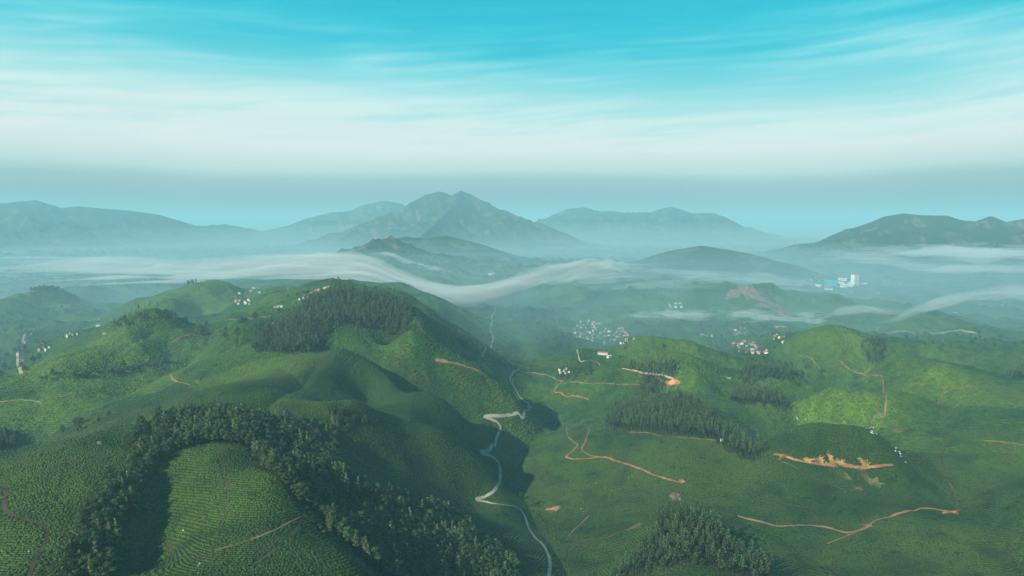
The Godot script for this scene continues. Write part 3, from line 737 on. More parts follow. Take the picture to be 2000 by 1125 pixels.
func mast(called: String, label: String, category: String, x: float, z: float, tall: float, base: float, bands: bool) -> void:
	var o := thing(called, label, category, Vector3(x, ground(x, z), z))
	var n := 8
	for sx in [-1, 1]:
		for sz in [-1, 1]:
			for k in (n if bands else 1):
				var m := n if bands else 1
				var f0 := k / float(m); var f1 := (k + 1.0) / m
				var v := PackedVector3Array(); var nn := PackedVector3Array(); var idx := PackedInt32Array()
				limb(Vector3(sx * base * (0.5 - 0.42 * f0), f0 * tall - 0.5, sz * base * (0.5 - 0.42 * f0)), Vector3(sx * base * (0.5 - 0.42 * f1), f1 * tall - 0.5, sz * base * (0.5 - 0.42 * f1)), 0.16, 0.16, v, nn, idx, 4)
				part("leg", finish(v, nn, PackedColorArray(), idx), look_of(["red", "white"][k % 2] if bands else "steel"), o)
	for k in n:
		var f := k / float(n); var g := (k + 1.0) / n
		var w0 := base * (0.5 - 0.42 * f); var w1 := base * (0.5 - 0.42 * g)
		var v := PackedVector3Array(); var nn := PackedVector3Array(); var idx := PackedInt32Array()
		for s in 4:
			var a := Vector3([-1, 1, 1, -1][s], 0, [-1, -1, 1, 1][s]); var b := Vector3([1, 1, -1, -1][s], 0, [-1, 1, 1, -1][s])
			limb(a * w0 + Vector3(0, f * tall, 0), b * w1 + Vector3(0, g * tall, 0), 0.09, 0.09, v, nn, idx, 4)
			limb(b * w0 + Vector3(0, f * tall, 0), a * w1 + Vector3(0, g * tall, 0), 0.09, 0.09, v, nn, idx, 4)
			limb(a * w1 + Vector3(0, g * tall, 0), b * w1 + Vector3(0, g * tall, 0), 0.09, 0.09, v, nn, idx, 4)
		part("brace", finish(v, nn, PackedColorArray(), idx), look_of(["red", "white"][k % 2] if bands else "steel"), o)
	var v2 := PackedVector3Array(); var n2 := PackedVector3Array(); var i2 := PackedInt32Array()
	limb(Vector3(0, tall - 0.6, 0), Vector3(0, tall * 1.12, 0), 0.12, 0.05, v2, n2, i2)
	part("antenna", finish(v2, n2, PackedColorArray(), i2), look_of("white"), o)

func pole(label: String, group: String, x: float, z: float, tall: float) -> void:
	var o := thing("pole", label, "pole", Vector3(x, ground(x, z), z), 0.3, group)
	var v := PackedVector3Array(); var n := PackedVector3Array(); var i := PackedInt32Array()
	limb(Vector3(0, -0.5, 0), Vector3(0, tall, 0), 0.35, 0.2, v, n, i)
	part("shaft", finish(v, n, PackedColorArray(), i), look_of("white"), o)
	block("crossarm", o, Vector3(3.2, 0.3, 0.3), Vector3(0, tall - 1.2, 0.28), "steel")

func boulders(label: String, group: String, a: Array, low: float, high: float) -> void:
	var rng := RandomNumberGenerator.new(); rng.seed = 55
	var shapes := []
	for k in 3:
		var st := SurfaceTool.new(); st.begin(Mesh.PRIMITIVE_TRIANGLES)
		var v := []
		for r in 5:
			for s in 8:
				var w := TAU * s / 8 + r * 0.3; var e := -PI / 2 + PI * r / 4
				v.append(Vector3(cos(w) * cos(e), sin(e) * 0.75, sin(w) * cos(e)) * (0.55 + 0.17 * sin(s * 2.3 + k * 2.0 + r * 1.7)))
		for r in 4:
			for s in 8:
				var p := r * 8 + s; var q := r * 8 + (s + 1) % 8
				for ix in [p, p + 8, q, q, p + 8, q + 8]: st.add_vertex(v[ix])
		st.generate_normals()
		shapes.append(st.commit())
	for i in range(0, a.size(), 2):
		var mi := part("boulder", shapes[(i / 2) % 3], look_of("tin" if rng.randf() < 0.6 else "steel"), self, Vector3(a[i], ground(a[i], a[i + 1]) + 0.2, a[i + 1]))
		mi.scale = Vector3.ONE * rng.randf_range(low, high); mi.rotation.y = rng.randf() * TAU
		tag(mi, label, "boulder", group)

func factory(x: float, z: float) -> void:
	var y := ground(x, z)
	# tower block
	var t := thing("tower_block", "tall cream tower block beside the white factory sheds", "tower block", Vector3(x, y, z), 0.25)
	block("wall", t, Vector3(24, 56, 20), Vector3(0, 26, 0), "bright")
	block("roof", t, Vector3(26, 1.6, 22), Vector3(0, 54.85, 0), "cream")
	for k in 3: block("pilaster", t, Vector3(3.4, 52, 0.6), Vector3(-7.5 + k * 7.5, 26, 10.25), "orange")
	for k in 2:
		for fl in 8: block("window", t, Vector3(2.4, 2.6, 0.3), Vector3(-3.75 + k * 7.5, 5.0 + fl * 6.2, 10.1), "dark")
	block("stair_tower", t, Vector3(8, 60, 8), Vector3(9.5, 28, -6.5), "cream")

func stack(x: float, z: float, tall: float) -> void:
	var o := thing("chimney", "slim pale factory chimney trailing bluish smoke", "chimney", Vector3(x, ground(x, z), z))
	var v := PackedVector3Array(); var n := PackedVector3Array(); var i := PackedInt32Array()
	limb(Vector3(0, -1, 0), Vector3(0, tall, 0), 2.0, 1.2, v, n, i, 10)
	part("shaft", finish(v, n, PackedColorArray(), i), look_of("pale_tin"), o)
	var v2 := PackedVector3Array(); var n2 := PackedVector3Array(); var i2 := PackedInt32Array()
	limb(Vector3(0, tall - 2.5, 0), Vector3(0, tall + 0.3, 0), 1.5, 1.5, v2, n2, i2, 10)
	part("rim", finish(v2, n2, PackedColorArray(), i2), look_of("steel"), o)

# ---------------------------------------------------------------- sky
func hash_noise(n: FastNoiseLite, x: float, y: float) -> float:
	return n.get_noise_2d(x, y) * 0.5 + 0.5

func make_sky() -> ImageTexture:
	# one quarter of the panorama is computed and mirrored round, so that the sky goes on alike on all sides
	var W := 1024; var H := 2048; var ROWS := 1024
	var streak := FastNoiseLite.new(); streak.seed = 5; streak.frequency = 1.0; streak.fractal_octaves = 5
	streak.noise_type = FastNoiseLite.TYPE_SIMPLEX_SMOOTH
	var broad := FastNoiseLite.new(); broad.seed = 11; broad.frequency = 1.0; broad.fractal_octaves = 3
	var rng := RandomNumberGenerator.new(); rng.seed = 3
	var stops := [[-2.0, Color(0.40, 0.46, 0.47)], [0.0, Color(0.44, 0.49, 0.50)], [2.5, Color(0.54, 0.60, 0.60)], [3.7, Color(0.61, 0.69, 0.68)], [4.6, Color(0.76, 0.825, 0.80)], [6.3, Color(0.87, 0.885, 0.86)],
		[8.5, Color(0.78, 0.885, 0.87)], [10.5, Color(0.50, 0.81, 0.84)], [13.5, Color(0.14, 0.72, 0.80)], [17.0, Color(0.0, 0.69, 0.79)], [40.0, Color(0.0, 0.55, 0.71)], [90.0, Color(0.05, 0.45, 0.66)]]
	var px := PackedByteArray(); px.resize(W * ROWS * 3)
	for r in ROWS:
		var e := 90.0 - (r + 0.5) * 180.0 / H
		var k := 0
		for q in W:
			var az := (q + 0.5) / W * 90.0 - 45.0
			var e2 := e - 1.6 * smoothstep(-15.0, 30.0, az) * smoothstep(5.5, 10.0, e) + 0.5 * broad.get_noise_2d(az * 0.03, e * 0.05 + 7.0)
			while k > 0 and e2 < stops[k][0]: k -= 1
			while k < stops.size() - 2 and e2 > stops[k + 1][0]: k += 1
			var f := clampf((e2 - stops[k][0]) / (stops[k + 1][0] - stops[k][0]), 0.0, 1.0)
			var c0: Color = stops[k][1]; var c1: Color = stops[k + 1][1]
			var c := c0.lerp(c1, f)
			var amount := smoothstep(4.8, 8.0, e) * (1.0 - 0.8 * smoothstep(13.0, 18.0, e))
			if amount > 0.0:
				var Y := e * 0.30 + 0.014 * az
				var wob := broad.get_noise_2d(az * 0.02 + 9.0, e * 0.05) * 0.35
				var n := streak.get_noise_2d(az * 0.022 + wob, (Y + wob) * 0.75) * 0.5 + 0.5
				var n2 := streak.get_noise_2d(az * 0.05 + 40.0, (Y + wob * 0.7) * 3.6) * 0.5 + 0.5
				var n3 := streak.get_noise_2d(az * 0.16 + 80.0, (Y + 0.02 * az + wob) * 7.0) * 0.5 + 0.5
				var m := broad.get_noise_2d(az * 0.024 + 3.7, e * 0.10 + 1.0) * 0.5 + 0.5
				var veil := smoothstep(0.25, 0.70, n * 0.45 + m * 0.35 + n2 * 0.2)
				var cover := clampf(veil * 0.75 + (n2 - 0.5) * 0.5 * (0.35 + veil) + (n3 - 0.5) * 0.32 * smoothstep(0.1, 0.6, veil), 0.0, 1.0)
				c = c.lerp(Color(0.56, 0.83, 0.86), clampf((0.52 - n2) * 1.3 + (0.5 - n3) * 0.4, 0.0, 0.45) * smoothstep(5.5, 8.5, e) * (1.0 - smoothstep(11.0, 13.0, e)))
				c = c.lerp(Color(0.86, 0.92, 0.915), cover * amount * 0.62)
			var o := (r * W + q) * 3
			for ch in 3: px[o + ch] = clampi(int(c[ch] * 255.0 + rng.randf()), 0, 255)
	var quarter := Image.create_from_data(W, ROWS, false, Image.FORMAT_RGB8, px)
	var flipped: Image = quarter.duplicate(); flipped.flip_x()
	var sky := Image.create(4 * W, H, false, Image.FORMAT_RGB8)
	sky.fill(Color(0.30, 0.42, 0.38))
	var order := [flipped, quarter, flipped, quarter]
	# the panorama's middle column looks along -z
	var shift := W / 2
	for k in 5:
		var im: Image = order[k % 4]
		sky.blit_rect(im, Rect2i(0, 0, W, ROWS), Vector2i((k - 1) * W + shift, 0))
	return ImageTexture.create_from_image(sky)

func make_world() -> void:
	var cam := Camera3D.new(); cam.name = "camera"
	cam.position = EYE
	cam.rotation_degrees = Vector3(-5.03, 0, 0)
	cam.fov = rad_to_deg(2.0 * atan(562.5 / 1334.0))
	cam.near = 1.0; cam.far = 40000.0
	add_child(cam); cam.current = true
	var we := WorldEnvironment.new(); we.name = "world_environment"
	var env := Environment.new()
	env.background_mode = Environment.BG_SKY
	var sm := PanoramaSkyMaterial.new(); sm.panorama = make_sky(); sm.energy_multiplier = 1.0
	env.sky = Sky.new(); env.sky.sky_material = sm
	env.background_energy_multiplier = 0.575
	env.tonemap_mode = Environment.TONE_MAPPER_LINEAR
	env.tonemap_exposure = 2.0
	env.sdfgi_enabled = true; env.ssao_enabled = true; env.ssil_enabled = true
	env.volumetric_fog_enabled = true; env.volumetric_fog_density = 0.0
	env.fog_enabled = true
	env.fog_density = 0.00012
	env.fog_light_color = Color(0.61, 0.85, 0.91)
	we.environment = env
	add_child(we)
	var sun := DirectionalLight3D.new(); sun.name = "sun"
	var h := deg_to_rad(SUN_HEIGHT); var a := deg_to_rad(SUN_BEHIND)
	var to := Vector3(-cos(h) * cos(a), sin(h), cos(h) * sin(a))
	sun.look_at_from_position(to * 100.0, Vector3.ZERO)
	sun.light_color = Color(1.0, 0.96, 0.88)
	sun.light_energy = 1.6
	sun.light_angular_distance = 0.5
	sun.shadow_enabled = true
	sun.directional_shadow_max_distance = 5000.0
	add_child(sun)

# ---------------------------------------------------------------- ground sheet
func make_ground() -> void:
	for i in 10: bearings.append(-PI + (PI - 0.72) * i / 10.0)
	for i in 641: bearings.append(-0.72 + 1.44 * i / 640.0)
	for i in 10: bearings.append(0.72 + (PI - 0.72) * (i + 1) / 10.0)
	for i in 8: rings.append(log(4.0 * pow(70.0, i / 8.0)))
	var far := log(13500.0); var near := log(280.0)
	for i in 721: rings.append(near + (far - near) * i / 720.0)
	rings.append(log(17000.0))
	var nt := bearings.size(); var nb := rings.size()
	var v := PackedVector3Array(); v.resize(nt * nb)
	grid_h.resize(nt * nb)
	for i in nt:
		var s := sin(bearings[i]); var c := cos(bearings[i])
		for j in nb:
			var d := exp(rings[j])
			var x := d * s; var z := -d * c
			var h := height_at(x, z)
			v[i * nb + j] = Vector3(x, h, z)
			grid_h[i * nb + j] = h
	var nrm := PackedVector3Array(); nrm.resize(nt * nb)
	var col := PackedColorArray(); col.resize(nt * nb)
	var uv := PackedVector2Array(); uv.resize(nt * nb)
	for i in nt:
		for j in nb:
			var o := i * nb + j
			var a := v[mini(i + 1, nt - 1) * nb + j] - v[maxi(i - 1, 0) * nb + j]
			var b := v[i * nb + mini(j + 1, nb - 1)] - v[i * nb + maxi(j - 1, 0)]
			var n := a.cross(b).normalized()
			nrm[o] = n
			var p := v[o]
			uv[o] = Vector2(p.x, p.y * 1.1 - p.z * 0.3) / 60.0
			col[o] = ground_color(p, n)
	var idx := PackedInt32Array(); idx.resize((nt - 1) * (nb - 1) * 6)
	var w := 0
	for i in nt - 1:
		for j in nb - 1:
			var o := i * nb + j
			idx[w] = o; idx[w + 1] = o + 1; idx[w + 2] = o + nb
			idx[w + 3] = o + nb; idx[w + 4] = o + 1; idx[w + 5] = o + nb + 1
			w += 6
	var arr := []; arr.resize(Mesh.ARRAY_MAX)
	arr[Mesh.ARRAY_VERTEX] = v; arr[Mesh.ARRAY_NORMAL] = nrm; arr[Mesh.ARRAY_COLOR] = col; arr[Mesh.ARRAY_TEX_UV] = uv; arr[Mesh.ARRAY_INDEX] = idx
	var me := ArrayMesh.new()
	me.add_surface_from_arrays(Mesh.PRIMITIVE_TRIANGLES, arr)
	var mi := MeshInstance3D.new(); mi.name = "terrain"; mi.mesh = me
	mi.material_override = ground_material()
	mi.set_meta("kind", "structure")
	mi.set_meta("label", "rolling green tea covered hills running out to hazy blue mountains")
	add_child(mi)

var fields := FastNoiseLite.new()
var drains: FastNoiseLite
var sun_tinted_plots := []      # paler plots, sunlit brightness of the slopes put into their colour: x, z, radius
func tea_color(x: float, z: float) -> Color:
	var m := fine.get_noise_2d(x, z)
	var m2 := fine.get_noise_2d(x * 6.0 + 300.0, z * 6.0)
	var f := fields.get_noise_2d(x, z)               # every field was planted and plucked at another time
	var tea := Color(0.019, 0.064, 0.010).lerp(Color(0.062, 0.124, 0.012), clampf(0.45 + m * 0.8 + f * 0.55, 0.0, 1.15))
	tea = tea.lerp(Color(0.013, 0.040, 0.011), clampf(m2 * 1.3, 0.0, 0.65))
	for q in sun_tinted_plots:
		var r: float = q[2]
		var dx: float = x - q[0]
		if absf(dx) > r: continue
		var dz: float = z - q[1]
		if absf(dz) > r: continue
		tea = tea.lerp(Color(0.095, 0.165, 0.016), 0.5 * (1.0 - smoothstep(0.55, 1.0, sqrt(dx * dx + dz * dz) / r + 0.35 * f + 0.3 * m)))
	return tea.lerp(Color(0.070, 0.072, 0.022), clampf(-m2 * 1.2 - 0.25, 0.0, 0.4))

func ground_color(p: Vector3, n: Vector3) -> Color:
	var d := Vector2(p.x, p.z).length()
	var tea := tea_color(p.x, p.z)
	var m2 := fine.get_noise_2d(p.x * 6.0 + 300.0, p.z * 6.0)
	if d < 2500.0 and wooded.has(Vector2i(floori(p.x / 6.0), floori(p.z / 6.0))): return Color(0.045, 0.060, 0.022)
	var edge := drains.get_noise_2d(p.x, p.z)
	if d < 2300.0: tea = tea.lerp(Color(0.022, 0.036, 0.014), 0.7 * (1.0 - smoothstep(-0.975, -0.92, edge)))
	tea = tea * (1.35 + 0.9 * fine.get_noise_2d(p.x * 16.0 + 70.0, p.z * 16.0)); tea.a = 1.0
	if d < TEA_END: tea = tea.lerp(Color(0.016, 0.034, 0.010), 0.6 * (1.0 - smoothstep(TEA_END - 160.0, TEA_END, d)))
	if d > 2300.0:
		var wild := Color(0.030, 0.066, 0.030).lerp(Color(0.23, 0.19, 0.14), clampf(m2 * 1.6 + fine.get_noise_2d(p.x * 1.3, p.z * 1.3) * 1.4 + (0.72 - n.y) * 1.5 - 0.1, 0.0, 0.85))
		tea = tea.lerp(wild, clampf((d - 2300.0) / 800.0, 0.0, 1.0))
	return tea

func ground_material() -> StandardMaterial3D:
	var m := StandardMaterial3D.new(); m.resource_name = "tea_slopes"
	m.vertex_color_use_as_albedo = true
	m.roughness = 0.9
	m.metallic_specular = 0.2
	var bush := FastNoiseLite.new(); bush.seed = 21
	bush.noise_type = FastNoiseLite.TYPE_CELLULAR; bush.cellular_return_type = FastNoiseLite.RETURN_DISTANCE2_SUB
	bush.frequency = 0.028; bush.cellular_jitter = 0.8
	var ramp := Gradient.new(); ramp.offsets = PackedFloat32Array([0.0, 0.25, 0.6, 1.0]); ramp.colors = PackedColorArray([Color(0.35, 0.35, 0.35), Color(0.72, 0.72, 0.72), Color(0.95, 0.95, 0.95), Color(1, 1, 1)])
	var tx := NoiseTexture2D.new(); tx.width = 1024; tx.height = 1024; tx.seamless = true; tx.noise = bush; tx.color_ramp = ramp
	m.albedo_texture = tx
	m.heightmap_enabled = true
	m.heightmap_texture = tx; m.heightmap_scale = 60.0
	return m

func _ready() -> void:
	rough.seed = 4; rough.frequency = 1.0 / 900.0; rough.fractal_type = FastNoiseLite.FRACTAL_RIDGED; rough.fractal_octaves = 5
	fine.seed = 9; fine.frequency = 1.0 / 260.0; fine.fractal_octaves = 4
	fields.seed = 15; fields.noise_type = FastNoiseLite.TYPE_CELLULAR; fields.frequency = 1.0 / 120.0; fields.cellular_return_type = FastNoiseLite.RETURN_CELL_VALUE
	fields.domain_warp_enabled = true; fields.domain_warp_amplitude = 60.0; fields.domain_warp_frequency = 1.0 / 160.0
	drains = fields.duplicate(); drains.cellular_return_type = FastNoiseLite.RETURN_DISTANCE2_SUB
	make_world()
	var t0 := Time.get_ticks_msec()
	land_data()
	survey()
	print("survey ", Time.get_ticks_msec() - t0)
	make_woods()
	plan()
	make_ground()
	print("ground ", Time.get_ticks_msec() - t0)
	draw_ways()
	plant_all()
	plant_tea()
	print("woods ", Time.get_ticks_msec() - t0)
	details()

	print("done ", Time.get_ticks_msec() - t0)

func plan() -> void:
	stand([-287, -495, -291.7, -521.3, -279.7, -545.3, -256.2, -557.9, -233.3, -575.2, -210.4, -584.7, -181.4, -591.7, -161.2, -600.5, -153.8, -588.7, -181.7, -537.2, -192, -489.8, -225, -488.3, -239.5, -475.6, -246.1, -456.4, -260.8, -459], 4.35, [["broadleaf", 0.87], ["silver_oak", 0.13]], 0.75, 1.15, "in the wood topping the lower left tea hill", "in the wood on top of the left hill")
	stand([-260.8, -459, -246.1, -456.4, -232.6, -414.5, -223.1, -374.8, -197.2, -321.3, -223.9, -316.3, -235, -346.7, -246.8, -378.6, -252, -404.8, -258.2, -437.7], 4.19, [["broadleaf", 0.87], ["silver_oak", 0.13]], 0.6, 1.0, "in the belt down the lower left tea hill", "in the belt down the left hill")
	stand([-192, -489.8, -153.8, -588.7, -135.3, -528.6, -101, -502.2, -77.6, -589.6, -54.9, -590.7, -24, -514.4, 3.8, -490.1, 5.5, -464.9, -70.9, -377.2, -102, -397.4, -123.4, -424.3, -132.8, -413.4, -149.5, -421.3, -178.2, -462.9], 4.35, [["broadleaf", 0.87], ["silver_oak", 0.13]], 0.75, 1.1, "in the shaded forest filling the hollow at bottom centre", "in the forest at bottom centre")
	stand([-168.9, -612.9, -143.8, -626.3, -132.8, -630.4, -145.8, -613.1, -161.2, -600.5], 4.6, [["broadleaf", 0.87], ["silver_oak", 0.13]], 0.7, 1.0, "at the back edge of the central forest", "at the back edge of the central forest")
	stand([135, -527.7, 163, -531.4, 167.7, -506.7, 187.9, -501.7, 189.6, -461.2, 68.5, -473, 87.3, -497.2, 105.8, -513.3, 119.2, -529.7], 4.19, [["eucalyptus", 0.8], ["broadleaf", 0.2]], 0.6, 0.85, "in the stand on the knoll at the lower right edge", "in the stand on the lower right knoll")
	stand([126.8, -919.9, 159.3, -992.4, 211.8, -990.3, 238.5, -946.1, 242, -809.9, 255.5, -739.2, 259.5, -681.4, 251.2, -679.7, 235.4, -729.1, 226.1, -755.3, 178.9, -804.2, 130.4, -895.4], 4.19, [["eucalyptus", 1.0]], 0.7, 1.0, "in the long plantation on the middle right slope", "in the middle right plantation")
	stand([179, -1094.6, 200.4, -1098.7, 264.2, -1086.5, 264.8, -1070.4, 245.6, -1075.1, 232.1, -1048.9, 208, -1048.2, 210.4, -1084.5], 4.6, [["eucalyptus", 1.0]], 0.6, 0.9, "in the small grove below the ridge house", "in the small grove below the house")
	stand([365.8, -1091.8, 475.1, -1249.5, 524.7, -1231.3, 525.9, -1212, 441.1, -1062, 382.6, -1068.3], 5.02, [["eucalyptus", 0.55], ["broadleaf", 0.45]], 0.5, 0.8, "in the upper of two groves right of centre", "in the upper grove right of centre")
	stand([334.9, -1032.1, 352.1, -1048.6, 390.8, -1024.4, 396.2, -951.5, 396.4, -942.4, 359.9, -941.8, 318.2, -968.7], 4.6, [["eucalyptus", 1.0]], 0.6, 0.85, "in the lower of two groves right of centre", "in the lower grove right of centre")
	stand([655.8, -1275.4, 734, -1326.3, 692.2, -1251.7, 638.6, -1174.7], 5.86, [["eucalyptus", 1.0]], 0.45, 0.65, "in the wedge shaped gully between two bright slopes", "in the wedge shaped gully")
	stand([-347.6, -1151.9, -303, -1116.7, -247.4, -1094.6, -197.2, -1089.9, -159.5, -1056.4, -128.5, -916.7, -167.3, -1004.3, -222.2, -979, -258.9, -963.6, -263, -877.4, -289.8, -867.7, -348.6, -900.4, -360.5, -971.1, -337.8, -1015, -333.7, -1077.9], 5.86, [["eucalyptus", 0.55], ["broadleaf", 0.45]], 0.85, 1.25, "in the tall forest on the far left ridge", "in the forest on the far left ridge")
	stand([66.8, -1466.4, 120.6, -1444.7, 166, -1829, 125.9, -2084.8, 0, -2189.8, -13.5, -1786.4, 24.9, -1641.8, 58.3, -1537.5], 11, [["broadleaf", 0.6], ["shrub", 0.4]], 0.6, 1.0, "in the shaded valley wood left of the village", "in the valley wood left of the village")
	stand([78.3, -1208.9, 95.9, -1261.5, 144.3, -1265, 135.4, -1111.7, 111.3, -1123.6], 8, [["broadleaf", 0.6], ["shrub", 0.4]], 0.6, 0.9, "around the white huts above the dirt road", "around the white huts")
	stand([-1128.2, -1590.9, -1094, -1648.8, -1134.5, -1917.3, -1149, -1942.8, -1333.5, -2035.2, -1180.9, -1667.3], 10.04, [["broadleaf", 0.87], ["silver_oak", 0.13]], 0.9, 1.3, "on the hazy far left ridge", "on the hazy far left ridge")
	stand([-1057.9, -1593, -1131.1, -1911.2, -1137.7, -1948.5, -1295.2, -2023.3], 8.37, [["broadleaf", 0.87], ["silver_oak", 0.13]], 0.9, 1.3, "in the hazy clump at far left", "in the hazy clump at far left")
	stand([-625.2, -1052.2, -602.4, -1054.8, -578.4, -1093.7, -578.6, -1118.9, -607.4, -1102.1, -640.1, -1092.3], 7.53, [["eucalyptus", 0.55], ["broadleaf", 0.45]], 0.45, 0.8, "in the line beside the white bungalows", "beside the white bungalows")
	stand([-566.2, -1101.9, -635.7, -1284.9, -495.6, -1128.9, -473.2, -1039.1, -508.1, -1063.5, -542.7, -1086.3], 10, [["shrub", 0.8], ["broadleaf", 0.2]], 0.7, 1.3, "in the shaded scrub hollow at left", "in the scrub hollow at left")
	stand([317.6, -1748.3, 445.2, -1783.6, 533.8, -1678.7, 634.7, -1677.1, 744.3, -1822.2, 760.4, -1862.7, 572.6, -1893.8, 416.9, -1901.9], 17, [["broadleaf", 0.6], ["shrub", 0.4]], 0.5, 0.9, "scattered in the village valley", "scattered in the village valley")
	stand([459.5, -1595.3, 505.8, -1588.6, 514.3, -1354.4, 534.6, -1211, 470.5, -1103.5, 462.3, -1266.9, 467.9, -1467.8], 12, [["broadleaf", 0.6], ["shrub", 0.4]], 0.6, 0.9, "along the stream below the right hand village", "along the village stream")
	stand([-543.3, -708, -523.4, -706.6, -514.9, -690.6, -523.6, -681, -539.5, -674.7, -567.7, -711.6], 4.6, [["broadleaf", 0.87], ["silver_oak", 0.13]], 0.9, 1.3, "in the dark clump at the left edge", "in the clump at the left edge")
	stand([-520.5, -721.9, -485.7, -728.6, -438.9, -716.9, -406.4, -703.9, -385.7, -672, -418.9, -683.5, -478, -707.8, -502.4, -711.4], 8, [["shrub", 0.8], ["broadleaf", 0.2]], 0.6, 1.1, "in the hollow behind the left tea hill", "in the hollow behind the left hill")
	stand([811.7, -1851.2, 934.8, -1934, 985.2, -1863, 973.2, -1787, 868.2, -1793.5, 817.6, -1801.6], 13, [["broadleaf", 0.6], ["shrub", 0.4]], 0.7, 1.1, "on the dark wooded crest under the mist", "on the wooded crest under the mist")
	stand([825.8, -1130, 905.7, -1178.8, 789.4, -1026.1, 747.9, -1006.9], 6.7, [["eucalyptus", 0.55], ["broadleaf", 0.45]], 0.6, 0.8, "at the right edge above the orange track", "at the right edge above the track")
	stand([41.4, -1083.8, 58.2, -1012.6, 41.3, -897.9, 10, -870.1, -8.8, -764.9, 0, -727.7, 20.8, -670.2, 28.6, -614.5, 39.3, -561, 49.1, -574, 31.1, -668.1, 11.7, -757, 6.5, -839.1, 27.2, -884.8, 65.1, -1000.2, 74.5, -1083.1], 8, [["shrub", 0.95], ["broadleaf", 0.05]], 0.4, 0.9, "in the scrub along the valley stream", "along the valley stream")
	stand([461.4, -860.1, 467.2, -852.5, 448.4, -767.5, 425.2, -660.4, 409.8, -601.8, 389.4, -505, 385.6, -502.3, 405.8, -602.6, 417.4, -655.8, 386.2, -669.5], 9, [["shrub", 1.0]], 0.35, 0.8, "along the stony ditch on the right hand slope", "along the ditch on the right")
	stand([-628, -877.1, -589.8, -890.7, -563.6, -926, -531.9, -971.8, -511.7, -1005, -504.8, -990.7, -537.1, -928.2, -583.7, -870.5], 7, [["shrub", 0.8], ["broadleaf", 0.2]], 0.9, 1.5, "in the hedge line across the far left slope", "in the hedge line at far left")
	stand([-131, -412.7, -114.7, -410.3, -91.8, -392.7, -77.4, -388.2, -73.8, -377.2, -90.9, -376.2, -115, -389.7], 4, [["shrub", 0.8], ["silver_oak", 0.2]], 0.5, 0.9, "along the lower edge of the central forest", "along the lower edge of the central forest")
	way("road", "pale concrete road winding up the valley from the bottom edge", 4.6, "concrete", [26.9, -485, 30.3, -525.5, 29, -547.9, 25.6, -566.1, 20.3, -579.1, 16.1, -609.6, 13.8, -635.8, 10.6, -651, 5.1, -659.4, -7.5, -649.3, -25.6, -660.6, -35.8, -661.6, -25.9, -668.5, -18.3, -677.5, -14, -698.6, -13.3, -751.8, -14.6, -788, -18.3, -791.1, -24.2, -787.2, -36.7, -768.9, -25.7, -796.5, -20.7, -842.6, -17.8, -861.8, -15.4, -876.1, -18.2, -881, -27, -880.8, -37, -879.4, -10.2, -892.2, 6.9, -903.2, 17.6, -919.5, 27.3, -1083.5, 21.8, -1098.9, 12.7, -1105.3, 4.3, -1121.5, -2.6, -1132.6, -1.8, -1160.5, 2.7, -1192.2])
	way("dirt_road", "reddish dirt road leaving the valley road to the right", 4, "pale", [2.7, -1192.2, 28.3, -1238.1, 51.6, -1233.1, 69.6, -1218.8, 87.4, -1170.3])
	way("dirt_road", "reddish track zigzagging below the white huts", 3.2, "soil", [87.4, -1170.3, 72.1, -1139.3, 81.5, -1123.5, 99.6, -1087.8, 120.4, -1051])
	way("road", "pale road climbing into the mist at the valley head", 4.5, "pale", [-49.3, -1120.2, -48.5, -1277.5, -42.5, -1402.3, -42.1, -1501.4, -50.7, -1558.3, -47, -1679.9, -52.4, -1732.8, -46.8, -1879.9, -54.8, -2077.1])
	way("dirt_road", "orange dirt track crossing the field right of the valley", 3.4, "soil", [64.6, -800, 72.8, -788, 89.9, -778.7, 104.3, -774.5, 117.5, -744.6, 130.2, -719.5, 142.1, -695.3, 155.4, -671.4, 169.1, -659.8])
	way("path", "red earth path joining the orange track", 2.6, "earth", [104.3, -774.5, 93.4, -783.4, 86.1, -799.5, 85.3, -809.8, 95.5, -846.6, 105.9, -920.8])
	way("path", "winding red path above the orange track", 2.6, "earth", [64.6, -800, 73.5, -809.7, 80.7, -820.9, 76.8, -833, 71.7, -865.3, 79.6, -971.2])
	way("dirt_road", "orange track along the foot of the middle right plantation", 2.8, "soil", [149, -851.9, 165, -827.5, 177.6, -798.1, 201.8, -773.4, 231.5, -753.8])
	way("dirt_road", "orange cut track across the front of the right hand hill", 2.6, "soil", [265.4, -676.6, 280.7, -663.2, 299.2, -658.6, 328, -655.2, 375.6, -654.5])
	way("dirt_road", "dark earth track curving round the lower right hill", 3.2, "earth", [206.8, -606.2, 226.5, -589.4, 234.9, -581.6, 250.7, -576.6, 265.6, -570, 276.2, -555.5, 282.4, -550.6, 295.6, -551.6, 310.5, -563.7, 325.7, -567.6])
	way("dirt_road", "bright orange end of the track on the lower right hill", 4.2, "cut", [325.7, -567.6, 347.3, -582, 370.1, -597.3, 386.4, -593.8, 395, -584.5])
	way("path", "brown path branching downhill from the lower right track", 2.6, "earth", [259.4, -541.8, 276.2, -546.4, 295.6, -551.6])
	way("path", "brown path running off the bottom at lower right", 1.8, "lane", [261, -540.9, 257.4, -524, 242.1, -493.2])
	way("dirt_road", "orange track at the right edge below the grove", 4, "soil", [647.2, -928, 667.9, -912, 701.8, -901])
	way("dirt_road", "orange track at the right edge of the middle slope", 3.4, "soil", [498.9, -706.4, 507.5, -695.8, 528.7, -674.6])
	way("path", "thin earth path leading to the right edge track", 2.2, "earth", [558.4, -880.4, 596.3, -919.7, 629.6, -927.9, 647.2, -928])
	way("path", "reddish path down the crease between the two right hand hills", 2.6, "earth", [595.7, -1225.1, 603.7, -1202.5, 620.3, -1181, 612, -1124.1, 594.1, -1074.7, 488.5, -875.6, 475.6, -869.4, 464.9, -864.5])
